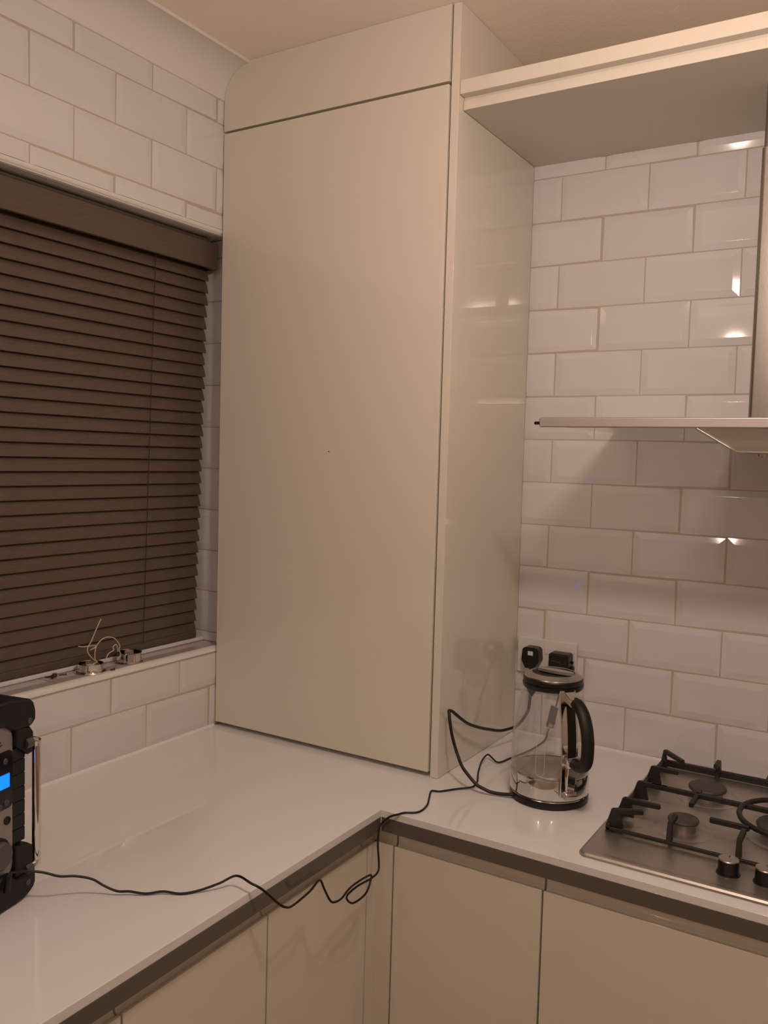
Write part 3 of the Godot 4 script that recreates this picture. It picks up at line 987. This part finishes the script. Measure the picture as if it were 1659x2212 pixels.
	# spout: a dark strainer lip inside the far left of the rim
	var sp := MB.new()
	sp.x = frame(KC + Vector3(0, 0.2, 0), Vector3(cos(2.6), 0, sin(2.6)), Vector3.UP, Vector3(-sin(2.6), 0, cos(2.6)))
	sp.prism(PackedVector2Array([Vector2(0.030, 0.019), Vector2(0.060, 0.019), Vector2(0.056, 0.008), Vector2(0.046, -0.004)]), -0.013, 0.013, 0.001)
	part("spout_filter", sp, "black_plastic", k)
	# lid
	var l := MB.new()
	l.x.origin = KC
	l.lathe([Vector2(0.056, 0.2150), Vector2(0.0620, 0.2150), Vector2(0.0640, 0.2180), Vector2(0.0645, 0.2235), Vector2(0.0625, 0.2245), Vector2(0.0632, 0.2255), Vector2(0.0628, 0.2330), Vector2(0.0600, 0.2360), Vector2(0.0, 0.2360)], 64)
	var lid := part("lid", l, "black_plastic", k)
	var lr := MB.new()
	lr.x.origin = KC
	lr.lathe([Vector2(0.0608, 0.2352), Vector2(0.0600, 0.2372), Vector2(0.0470, 0.2432), Vector2(0.0450, 0.2425), Vector2(0.0445, 0.2362)], 64)
	part("lid_ring", lr, "satin_chrome", lid, "satin steel ring on the lid")
	var lc := MB.new()
	lc.x.origin = KC
	lc.lathe([Vector2(0.0448, 0.2395), Vector2(0.036, 0.2372), Vector2(0.0, 0.2365)], 48)
	part("lid_well", lc, "black_plastic", lid)
	# silver grip across the far half of the well
	var lg := MB.new()
	var a0 := deg_to_rad(-70.0)
	lg.x = frame(KC + Vector3(0, 0.2388, 0), Vector3(cos(-a0 + 0.38), 0, -sin(-a0 + 0.38)).rotated(Vector3.UP, -1.2), Vector3(0, 0, 0), Vector3.UP)
	var ex := Vector3(0.938, 0, -0.345).rotated(Vector3.UP, -0.42)
	lg.x = frame(KC + Vector3(0, 0.2385, 0), ex, Vector3.UP.cross(ex), Vector3.UP)
	var lp := PackedVector2Array()
	for i in 19:
		var t := -1.0 + i / 9.0
		lp.append(Vector2(t * 0.042, 0.0150 * sqrt(maxf(0.0, 1.0 - t * t)) + 0.0115))
	for i in 17:
		var t := 1.0 - (i + 1) / 9.0
		lp.append(Vector2(t * 0.042, 0.0050 + 0.0065 * t * t))
	lg.prism(lp, 0.0, 0.0055, 0.0012, true)
	part("lid_grip", lg, "aluminium", lid, "silver lens-shaped grip on the lid")
	# handle side
	var phi := deg_to_rad(42.0)
	var out := Vector3(cos(phi), 0, sin(phi))
	var sid := Vector3(-sin(phi), 0, cos(phi))
	var H := frame(KC, out, Vector3.UP, out.cross(Vector3.UP))
	var br := MB.new()
	br.x = H
	# a bowed bracket following the glass from the lid to the foot
	var bo := [Vector2(0.0640, 0.2210), Vector2(0.0670, 0.207), Vector2(0.0726, 0.186), Vector2(0.0775, 0.163), Vector2(0.0810, 0.140), Vector2(0.0834, 0.115), Vector2(0.0844, 0.090), Vector2(0.0844, 0.060), Vector2(0.0848, 0.028)]
	var bp := PackedVector2Array()
	for q in bo:
		bp.append(q + Vector2(0.0002, 0))
	for i in range(bo.size() - 1, -1, -1):
		bp.append(bo[i] + Vector2(0.0055, 0.002 if i == 0 else -0.001))
	br.prism(bp, 0.0065, 0.0210, 0.0012, true)
	br.prism(bp, -0.0160, -0.0110, 0.0010, true)
	var bracket := part("handle_bracket", br, "chrome", k, "chrome strip behind the handle")
	var inr := MB.new()
	inr.x = H
	var ip := PackedVector2Array()
	for q in bo:
		ip.append(q + Vector2(0.0001, 0))
	for i in range(bo.size() - 1, -1, -1):
		ip.append(bo[i] + Vector2(0.0060, 0.0))
	inr.prism(ip, -0.0112, 0.0067, 0.0)
	part("bracket_inlay", inr, "black_plastic", bracket)
	var mt := MB.new()
	mt.x = H
	mt.prism(PackedVector2Array([Vector2(0.064, 0.221), Vector2(0.070, 0.224), Vector2(0.079, 0.2215), Vector2(0.105, 0.2150), Vector2(0.104, 0.1985), Vector2(0.077, 0.203), Vector2(0.067, 0.205)]), -0.0135, 0.0135, 0.003, true)
	part("upper_mount", mt, "chrome", bracket)
	var gp := []
	for q in [Vector2(0.0960, 0.2075), Vector2(0.1130, 0.2045), Vector2(0.1320, 0.1930), Vector2(0.1455, 0.1740), Vector2(0.1525, 0.1520), Vector2(0.1535, 0.1300), Vector2(0.1500, 0.1120), Vector2(0.1400, 0.1015), Vector2(0.1240, 0.0965), Vector2(0.1030, 0.0970)]:
		gp.append(KC + out * q.x + Vector3.UP * q.y)
	part("grip", MB.new().tube(smooth_path(gp), 0.0135, 18, 0.0098, sid.cross(Vector3.UP)), "black_rubber", k, "black curved handle grip")
	var lm := MB.new()
	lm.x = frame(KC + out * 0.094 + Vector3(0, 0.0835, 0), sid, out, -sid.cross(out))
	lm.x = frame(KC + out * 0.0985 + Vector3(0, 0.0968, 0) - sid * 0.0155, out, sid, out.cross(sid))
	lm.lathe([Vector2(0.0, -0.0005), Vector2(0.0085, 0.0), Vector2(0.0105, 0.0015), Vector2(0.0105, 0.0295), Vector2(0.0085, 0.031), Vector2(0.0, 0.0315)], 28)
	part("lower_mount", lm, "chrome", bracket)
	var lk := MB.new()
	lk.x = H
	lk.prism(PackedVector2Array([Vector2(0.086, 0.095), Vector2(0.0980, 0.094), Vector2(0.0925, 0.035), Vector2(0.085, 0.033)]), -0.010, 0.010, 0.002)
	part("tail_plate", lk, "chrome", bracket)
	var hg := MB.new()
	hg.x = frame(KC + out * 0.092 + Vector3(0, 0.033, 0) - sid * 0.012, out, sid, out.cross(sid))
	hg.lathe([Vector2(0.0, 0.0), Vector2(0.0065, 0.0), Vector2(0.007, 0.001), Vector2(0.007, 0.023), Vector2(0.0065, 0.024), Vector2(0.0, 0.024)], 20)
	part("tail_pin", hg, "satin_chrome", bracket)
	# level gauge printed on the near side of the glass
	var gv := deg_to_rad(84.0)
	var go := Vector3(cos(gv), 0, sin(gv))
	var gs := Vector3(sin(gv), 0, -cos(gv))
	var gpts := []
	for i in 25:
		var t := i / 24.0
		var p: Vector2
		if t < 0.4:
			p = Vector2(-0.009, lerpf(0.128, 0.072, t / 0.4))
		elif t < 0.6:
			var a := PI + PI * (t - 0.4) / 0.2
			p = Vector2(cos(a) * 0.009, 0.072 + sin(a) * 0.009)
		else:
			p = Vector2(0.009, lerpf(0.072, 0.128, (t - 0.6) / 0.4))
		var rr := 0.0829 if p.y < 0.1 else lerpf(0.0828, 0.0812, (p.y - 0.1) / 0.03)
		var ang := p.x / rr
		gpts.append(KC + (go * cos(ang) + gs * sin(ang)) * rr + Vector3.UP * p.y)
	k.scale = KS
	part("level_gauge", MB.new().tube(gpts, 0.0004, 5), "gauge_print", k, "thin printed outline of the water gauge")

func smooth2(pr: Array) -> Array:
	var out := []
	for i in pr.size() - 1:
		var a: Vector2 = pr[maxi(i - 1, 0)]
		var d: Vector2 = pr[mini(i + 2, pr.size() - 1)]
		for k in 3:
			out.append(pr[i].cubic_interpolate(pr[i + 1], a, d, k / 3.0))
	out.append(pr[-1])
	return out

# ---------------------------------------------------------------- socket and adapter
func make_socket() -> void:
	var s := thing("wall_socket", "white double wall socket on the tiles behind the kettle", "socket", Vector3(0.703, 0.154, 0.003))
	part("plate", MB.new().box(Vector3(0.628, 0.154, 0.0005), Vector3(0.778, 0.2405, 0.0105), 0.002), "socket_white", s)
	for x in [0.7025, 0.7105]:
		var r := MB.new()
		r.box(Vector3(x - 0.0035, 0.206, 0.0095), Vector3(x + 0.0035, 0.222, 0.0125), 0.001)
		part("rocker_switch", r, "socket_white", s)
	for x in [0.645, 0.761]:
		var c := MB.new()
		c.x = frame(Vector3(x, 0.163, 0.0100), Vector3(1, 0, 0), Vector3(0, 0, 1), Vector3(0, -1, 0))
		c.lathe([Vector2(0.0035, 0.0), Vector2(0.003, 0.001), Vector2(0.0, 0.0012)], 14)
		part("screw_cap", c, "socket_white", s)
	var a := thing("power_adapter", "black mains adapter in the right socket with long thin cable to the radio", "power adapter", Vector3(0.748, 0.14, 0.03))
	var m := MB.new()
	m.box(Vector3(0.7215, 0.1390, 0.0112), Vector3(0.7705, 0.2185, 0.0480), 0.004)
	var bd := part("body", m, "black_plastic", a)
	part("side_latch", MB.new().box(Vector3(0.7700, 0.178, 0.016), Vector3(0.7765, 0.188, 0.030), 0.0015).box(Vector3(0.7700, 0.1945, 0.018), Vector3(0.7745, 0.2, 0.026), 0.001), "black_plastic", bd)
	part("faint_print", MB.new().box(Vector3(0.730, 0.1995, 0.0479), Vector3(0.739, 0.2013, 0.0483), 0.0).box(Vector3(0.742, 0.1993, 0.0479), Vector3(0.751, 0.2011, 0.0483), 0.0), "faint_print", bd)
	part("cable_grip", MB.new().tube([Vector3(0.746, 0.141, 0.030), Vector3(0.746, 0.126, 0.032)], 0.0032, 10), "black_plastic", a)
	var thin := [Vector3(0.746, 0.135, 0.031), Vector3(0.746, 0.118, 0.034), Vector3(0.744, 0.095, 0.042), Vector3(0.7400, 0.0836, 0.0480), Vector3(0.7337, 0.0450, 0.0500), Vector3(0.7289, 0.0315, 0.0500), Vector3(0.7268, 0.0168, 0.0550), Vector3(0.7200, 0.0056, 0.0620), Vector3(0.7114, 0.0022, 0.1288), Vector3(0.6960, 0.0022, 0.1995), Vector3(0.6928, 0.0024, 0.2231), Vector3(0.6885, 0.0030, 0.2384), Vector3(0.6837, 0.0060, 0.2454), Vector3(0.6685, 0.0090, 0.2342), Vector3(0.6565, 0.0110, 0.2278), Vector3(0.6586, 0.0120, 0.2519), Vector3(0.6678, 0.0120, 0.2883), Vector3(0.6864, 0.0100, 0.3414), Vector3(0.7052, 0.0100, 0.3842), Vector3(0.7086, 0.0080, 0.4033), Vector3(0.7028, 0.0050, 0.4133), Vector3(0.6823, 0.0035, 0.4322), Vector3(0.6598, 0.0026, 0.4615), Vector3(0.6493, 0.0024, 0.4655), Vector3(0.6444, 0.0022, 0.4719), Vector3(0.6573, 0.0020, 0.5034), Vector3(0.6714, 0.0020, 0.5386), Vector3(0.6732, 0.0020, 0.5747), Vector3(0.6537, 0.0024, 0.5937), Vector3(0.6472, 0.0018, 0.6055), Vector3(0.6314, -0.0055, 0.6085), Vector3(0.6180, -0.0180, 0.6130), Vector3(0.6150, -0.0300, 0.620), Vector3(0.6180, -0.0563, 0.6280), Vector3(0.6230, -0.0869, 0.6310), Vector3(0.6270, -0.1005, 0.6400), Vector3(0.6320, -0.0989, 0.6725), Vector3(0.6420, -0.0849, 0.7344), Vector3(0.6460, -0.0857, 0.7727), Vector3(0.6480, -0.1039, 0.7558), Vector3(0.6460, -0.1068, 0.7126), Vector3(0.6420, -0.0940, 0.6901), Vector3(0.6380, -0.0852, 0.6858), Vector3(0.6500, -0.0701, 0.7636), Vector3(0.6550, -0.0735, 0.8015), Vector3(0.6540, -0.0714, 0.8225), Vector3(0.6520, -0.0633, 0.8327), Vector3(0.6480, -0.0408, 0.8437), Vector3(0.6450, -0.0233, 0.8532), Vector3(0.6500, -0.0268, 0.8865), Vector3(0.6500, -0.0308, 0.9298), Vector3(0.6450, -0.0299, 0.9420), Vector3(0.6400, -0.0209, 0.9532), Vector3(0.6263, 0.0080, 0.9772), Vector3(0.6118, 0.0170, 0.9862), Vector3(0.5809, 0.0190, 0.9836), Vector3(0.5649, 0.0110, 1.0043), Vector3(0.5454, 0.0040, 1.0279), Vector3(0.5271, 0.0022, 1.0483), Vector3(0.5041, 0.0045, 1.0613), Vector3(0.4855, 0.0030, 1.0786), Vector3(0.4651, 0.0060, 1.0917), Vector3(0.4506, 0.0070, 1.1029), Vector3(0.4333, 0.0150, 1.1134), Vector3(0.4208, 0.0260, 1.1245), Vector3(0.4061, 0.0340, 1.1429), Vector3(0.3928, 0.0370, 1.1603), Vector3(0.3764, 0.0440, 1.1751), Vector3(0.3655, 0.0490, 1.1898), Vector3(0.3602, 0.0531, 1.2048), Vector3(0.3621, 0.0575, 1.2181), Vector3(0.3633, 0.0588, 1.2222), Vector3(0.3648, 0.0565, 1.2254)]
	part("cable", MB.new().tube(smooth_path(thin, 5), 0.0019, 8), "cable_black", a)
	var fr := MB.new()
	fr.tube([Vector3(0.7425, 0.092, 0.0445), Vector3(0.7410, 0.0875, 0.0465), Vector3(0.7345, 0.0480, 0.0500), Vector3(0.7335, 0.0440, 0.0500)], 0.0095, 14)
	part("ferrite_bead", fr, "black_plastic", a)
	part("radio_jack", MB.new().tube([Vector3(0.3642, 0.0588, 1.2237), Vector3(0.3652, 0.0550, 1.2264), Vector3(0.3662, 0.0340, 1.2298)], 0.0045, 10), "black_plastic", a)

# ---------------------------------------------------------------- radio
func make_radio() -> void:
	var N := Vector3(0.9807, 0, -0.1959)
	var R := Vector3(-0.1959, 0, -0.9807)      # along the face towards the right of the picture
	var O := Vector3(0.3397, 0, 1.1764)
	var X := frame(O, R, Vector3.UP, N)
	var o := thing("jobsite_radio", "rugged black and silver radio with blue lit display at the worktop's left end", "radio", O - R * 0.13 - N * 0.09)
	var rounded := func(x0: float, y0: float, x1: float, y1: float, r: float) -> PackedVector2Array:
		var p := PackedVector2Array()
		for q in [[x1 - r, y1 - r, 0.0], [x0 + r, y1 - r, 0.25], [x0 + r, y0 + r, 0.5], [x1 - r, y0 + r, 0.75]]:
			for i in 6:
				var a: float = TAU * (q[2] + 0.25 * i / 5.0)
				p.append(Vector2(q[0] + cos(a) * r, q[1] + sin(a) * r))
		return p
	var mk := func() -> MB:
		var m := MB.new()
		m.x = X
		return m
	# local x runs right, so the hidden far left end is at x = -0.27
	var b: MB = mk.call()
	b.prism(rounded.call(-0.268, 0.012, -0.0065, 0.29, 0.012), -0.165, -0.004, 0.004, true)
	var body := part("body", b, "radio_black", o)
	# ribbed rubber edge beside the panel
	for i in 7:
		var r: MB = mk.call()
		var y := 0.088 + i * 0.0205
		r.prism(rounded.call(-0.0300, y, -0.0038, y + 0.0200, 0.0016), -0.03, -0.0005, 0.001, true)
		part("edge_rib", r, "black_rubber", o)
	var p: MB = mk.call()
	p.prism(rounded.call(-0.242, 0.042, -0.0285, 0.270, 0.022), -0.008, 0.0, 0.0015, true)
	part("front_panel", p, "radio_silver", o, "silver front panel")
	# display block
	var d: MB = mk.call()
	d.prism(rounded.call(-0.205, 0.1480, -0.0300, 0.2330, 0.008), -0.002, 0.0012, 0.0008, true)
	var db := part("display_block", d, "radio_bezel", o, "glossy dark display surround, tinted with the blue of the display glow")
	var s: MB = mk.call()
	s.box(Vector3(-0.150, 0.1790, 0.0010), Vector3(-0.0366, 0.1995, 0.0018), 0.0002)
	part("lcd_screen", s, "lcd_glow", db, "glowing blue display")
	for q in [[-0.045, 0.2185, 0.0045], [-0.043, 0.1575, 0.0050], [-0.056, 0.1540, 0.0050], [-0.066, 0.2185, 0.0045]]:
		var m: MB = mk.call()
		m.x = X * frame(Vector3(q[0], q[1], 0.0010), Vector3(1, 0, 0), Vector3(0, 0, 1), Vector3(0, -1, 0))
		m.lathe([Vector2(q[2], 0.0), Vector2(q[2], 0.0012), Vector2(q[2] - 0.001, 0.002), Vector2(0.0, 0.002)], 20)
		part("button", m, "radio_button", db)
	var sb: MB = mk.call()
	sb.x = X * frame(Vector3(-0.0405, 0.1300, -0.0005), Vector3(1, 0, 0), Vector3(0, 0, 1), Vector3(0, -1, 0))
	sb.lathe([Vector2(0.0060, 0.0), Vector2(0.0060, 0.002), Vector2(0.0040, 0.003), Vector2(0.0038, 0.002), Vector2(0.0, 0.002)], 24)
	part("round_button", sb, "radio_black", o)
	var tk: MB = mk.call()
	tk.x = X * frame(Vector3(-0.0625, 0.0870, -0.0005), Vector3(1, 0, 0), Vector3(0, 0, 1), Vector3(0, -1, 0))
	tk.lathe([Vector2(0.0245, 0.0), Vector2(0.0245, 0.004), Vector2(0.0225, 0.006), Vector2(0.0205, 0.006)], 40)
	var dial := part("tuning_dial", tk, "radio_black", o)
	var tk2: MB = mk.call()
	tk2.x = tk.x
	tk2.lathe([Vector2(0.0206, 0.0), Vector2(0.0200, 0.013), Vector2(0.0175, 0.0155), Vector2(0.0, 0.0158)], 40)
	part("dial_cap", tk2, "radio_grey", dial, "grey centre of the tuning dial")
	# tail of the maker's lettering at the panel's top
	var lo: MB = mk.call()
	lo.prism(PackedVector2Array([Vector2(-0.0575, 0.2405), Vector2(-0.0495, 0.2430), Vector2(-0.0495, 0.2445), Vector2(-0.0545, 0.2432), Vector2(-0.0515, 0.2485), Vector2(-0.0535, 0.2490)]), -0.0002, 0.0004)
	part("lettering", lo, "logo_ink", o)
	# rubber bumpers: top and bottom caps that wrap the corners
	var cap: MB = mk.call()
	cap.prism(PackedVector2Array([Vector2(-0.285, 0.262), Vector2(-0.262, 0.256), Vector2(-0.225, 0.272), Vector2(-0.06, 0.272), Vector2(-0.046, 0.268), Vector2(-0.030, 0.258), Vector2(-0.0015, 0.2565), Vector2(0.0050, 0.2590), Vector2(0.0115, 0.2660), Vector2(0.0120, 0.2800), Vector2(0.0085, 0.2915), Vector2(0.0005, 0.2985), Vector2(-0.0100, 0.3020), Vector2(-0.0400, 0.3080), Vector2(-0.0600, 0.3075), Vector2(-0.24, 0.3075), Vector2(-0.285, 0.297)]), -0.172, 0.009, 0.006, true)
	part("top_bumper", cap, "black_rubber", o)
	var sh: MB = mk.call()
	sh.prism(PackedVector2Array([Vector2(-0.0285, 0.262), Vector2(-0.0285, 0.236), Vector2(-0.0040, 0.2165), Vector2(0.0065, 0.2180), Vector2(0.0068, 0.2480), Vector2(0.0000, 0.2570)]), -0.05, 0.006, 0.002)
	part("upper_lug", sh, "black_rubber", o)
	var bt: MB = mk.call()
	bt.prism(PackedVector2Array([Vector2(-0.285, 0.0005), Vector2(-0.030, 0.0005), Vector2(-0.0130, 0.0020), Vector2(-0.0015, 0.0060), Vector2(0.0070, 0.0120), Vector2(0.0108, 0.0200), Vector2(0.0108, 0.0380), Vector2(0.0, 0.0400), Vector2(-0.0290, 0.0405), Vector2(-0.0425, 0.0525), Vector2(-0.0580, 0.0540), Vector2(-0.0720, 0.0400), Vector2(-0.225, 0.0400), Vector2(-0.285, 0.0500)]), -0.172, 0.009, 0.005, true)
	part("bottom_bumper", bt, "black_rubber", o)
	var sl: MB = mk.call()
	sl.prism(PackedVector2Array([Vector2(-0.0300, 0.0400), Vector2(-0.0300, 0.0870), Vector2(-0.0045, 0.0835), Vector2(0.0062, 0.0755), Vector2(0.0062, 0.0400)]), -0.05, 0.006, 0.002)
	part("lower_lug", sl, "black_rubber", o)
	# screws on the bumpers
	for q in [[-0.0050, 0.2680], [-0.0080, 0.0250]]:
		var m: MB = mk.call()
		m.x = X * frame(Vector3(q[0], q[1], 0.0088), Vector3(1, 0, 0), Vector3(0, 0, 1), Vector3(0, -1, 0))
		m.lathe([Vector2(0.0045, 0.0), Vector2(0.0042, 0.001), Vector2(0.0022, 0.0012), Vector2(0.0018, 0.0004), Vector2(0.0, 0.0004)], 16)
		part("bumper_screw", m, "radio_grey", o)
	# bent chrome guard bar at the right end
	var bar := []
	for q in [Vector2(-0.006, 0.2335), Vector2(0.006, 0.2335), Vector2(0.0115, 0.2315), Vector2(0.0145, 0.2260), Vector2(0.0150, 0.2190), Vector2(0.0150, 0.0580), Vector2(0.0145, 0.0500), Vector2(0.0115, 0.0445), Vector2(0.006, 0.0425), Vector2(-0.006, 0.0425)]:
		bar.append(X * Vector3(q.x, q.y, 0.003))
	part("guard_bar", MB.new().tube(smooth_path(bar, 5), 0.0066, 16), "chrome", o, "chrome guard bar at the radio's end")
	for y in [0.2335, 0.0425]:
		var m: MB = mk.call()
		m.tube([Vector3(-0.010, y, 0.003), Vector3(0.003, y, 0.003)], 0.0082, 16)
		part("bar_collar", m, "radio_grey", o)
	var gl := AreaLight3D.new()
	gl.name = "display_light"
	gl.light_color = Color(0.03, 0.25, 1.0)
	gl.light_energy = 0.02
	gl.area_size = Vector2(0.113, 0.02)
	gl.area_range = 6.0
	gl.shadow_enabled = true
	gl.transform = Transform3D(Basis(-R, Vector3.UP, -N), O - R * 0.0933 + Vector3.UP * 0.189 + N * 0.003)
	gl.transform = Transform3D(Basis(R, Vector3.UP, N), gl.transform.origin)
	gl.position -= base_of[o]
	o.add_child(gl, true)

# ---------------------------------------------------------------- odds and ends on the sill
func make_sill_things() -> void:
	var y := 0.1954
	var at := [Vector3(-0.036, y, 0.748), Vector3(-0.0405, y, 0.638)]
	var lab := ["chrome puck light on the sill with upright loose white wire, nearer the screws", "chrome puck light on the sill with curled wire end, nearer the tall cabinet"]
	var wires := [[[Vector3(-0.036, 0.211, 0.742), Vector3(-0.035, 0.2137, 0.7305), Vector3(-0.035, 0.2213, 0.7414), Vector3(-0.035, 0.2367, 0.7553), Vector3(-0.035, 0.2492, 0.7564), Vector3(-0.035, 0.2604, 0.7479), Vector3(-0.035, 0.2882, 0.7326), Vector3(-0.035, 0.3056, 0.7218)],
		[Vector3(-0.034, 0.214, 0.732), Vector3(-0.035, 0.2205, 0.7368), Vector3(-0.035, 0.2358, 0.7375), Vector3(-0.035, 0.2489, 0.7350), Vector3(-0.035, 0.2512, 0.7450), Vector3(-0.036, 0.2522, 0.7661), Vector3(-0.036, 0.2558, 0.7796)],
		[Vector3(-0.034, 0.2432, 0.7508), Vector3(-0.034, 0.2445, 0.744), Vector3(-0.035, 0.2475, 0.7355)]],
		[[Vector3(-0.0385, 0.213, 0.660), Vector3(-0.036, 0.2292, 0.6713), Vector3(-0.035, 0.238, 0.6697), Vector3(-0.035, 0.2543, 0.6813), Vector3(-0.035, 0.2622, 0.6976), Vector3(-0.035, 0.2615, 0.7167), Vector3(-0.035, 0.2501, 0.7323), Vector3(-0.0345, 0.2420, 0.7372)],
		[Vector3(-0.034, 0.226, 0.676), Vector3(-0.030, 0.2437, 0.6834), Vector3(-0.030, 0.2400, 0.6935), Vector3(-0.028, 0.2333, 0.6924), Vector3(-0.030, 0.2281, 0.7048), Vector3(-0.030, 0.2167, 0.7127)]]]
	for k in 2:
		var o := thing("puck_light", lab[k], "light fitting", at[k], "loose light fittings on the sill")
		var m := MB.new()
		m.x = Transform3D(Basis.from_euler(Vector3(0.0, 0.3 * k, 0.0)), at[k])
		if k == 0:
			m.lathe([Vector2(0.0, 0.0), Vector2(0.0315, 0.0), Vector2(0.0325, 0.0012), Vector2(0.0315, 0.0028), Vector2(0.0262, 0.0040), Vector2(0.0258, 0.0175), Vector2(0.0268, 0.0190), Vector2(0.0255, 0.0195), Vector2(0.0243, 0.0185), Vector2(0.0240, 0.0060), Vector2(0.0, 0.0060)], 48)
		else:
			m.lathe([Vector2(0.0, 0.0), Vector2(0.0290, 0.0), Vector2(0.0305, 0.0015), Vector2(0.0290, 0.0030), Vector2(0.0272, 0.0040), Vector2(0.0270, 0.0215), Vector2(0.0282, 0.0230), Vector2(0.0268, 0.0236), Vector2(0.0255, 0.0225), Vector2(0.0252, 0.0060), Vector2(0.0, 0.0060)], 48)
		part("can", m, "chrome", o)
		var h := MB.new()
		h.x.origin = at[k]
		h.lathe([Vector2(0.010, 0.0061), Vector2(0.010, 0.0130), Vector2(0.008, 0.0150), Vector2(0.0, 0.0150)], 20)
		part("lamp_holder", h, "socket_white", o)
		for w in wires[k]:
			part("wire", MB.new().tube(smooth_path(w), 0.0011, 7), "white_wire", o)
	# brown screws
	var sc := [[Vector3(-0.0585, y, 0.8375), 0.4], [Vector3(-0.060, y, 0.8275), 1.9], [Vector3(-0.0565, y, 0.8190), 2.6], [Vector3(-0.0515, y, 0.8080), 0.9], [Vector3(-0.0495, y, 0.8310), 2.2], [Vector3(-0.006, y, 0.7165), 1.2]]
	var sl := ["small brown screw at the left end of the loose pile on the sill", "small brown screw lying across the middle of the loose pile on the sill", "small brown screw third from the left in the pile on the sill", "small brown screw at the pile's right end, nearest the puck lights", "small brown screw at the front of the pile, nearest the sill edge"]
	for k in sc.size():
		var lbl: String = sl[k] if k < 5 else "single small brown screw on the sill edge beside the puck lights"
		var o := thing("screw", lbl, "screw", sc[k][0], "loose screws on the window sill" if k < 5 else "")
		var B := Basis(Vector3.UP, sc[k][1])
		var ln := 0.016 if k < 5 else 0.010
		var sh := MB.new()
		sh.x = Transform3D(B * Basis(Vector3.BACK, -PI / 2 + 0.10), sc[k][0] + Vector3(0, 0.0033, 0))
		var pr := [Vector2(0.0, -ln * 0.5), Vector2(0.0007, -ln * 0.5 + 0.002)]
		for i in 9:
			var yy := -ln * 0.5 + 0.002 + (ln - 0.004) * i / 8.0
			pr.append(Vector2(0.0017 if i % 2 == 1 else 0.0012, yy))
		pr.append(Vector2(0.0012, ln * 0.5))
		sh.lathe(pr, 10)
		part("shank", sh, "screw_steel", o)
		var hd := MB.new()
		hd.x = sh.x
		hd.lathe([Vector2(0.0012, ln * 0.5 - 0.0015), Vector2(0.0032, ln * 0.5), Vector2(0.0030, ln * 0.5 + 0.0006), Vector2(0.0, ln * 0.5 + 0.0006)], 14)
		part("head", hd, "screw_steel", o)

func _ready() -> void:
	rng.seed = 4711
	make_camera_and_light()
	make_materials()
	make_lamps()
	make_room()
	make_tall_cabinet()
	make_shelf()
	make_worktop()
	make_base_cabinets()
	make_blind()
	make_hood()
	make_hob()
	make_kettle()
	make_socket()
	make_radio()
	make_sill_things()
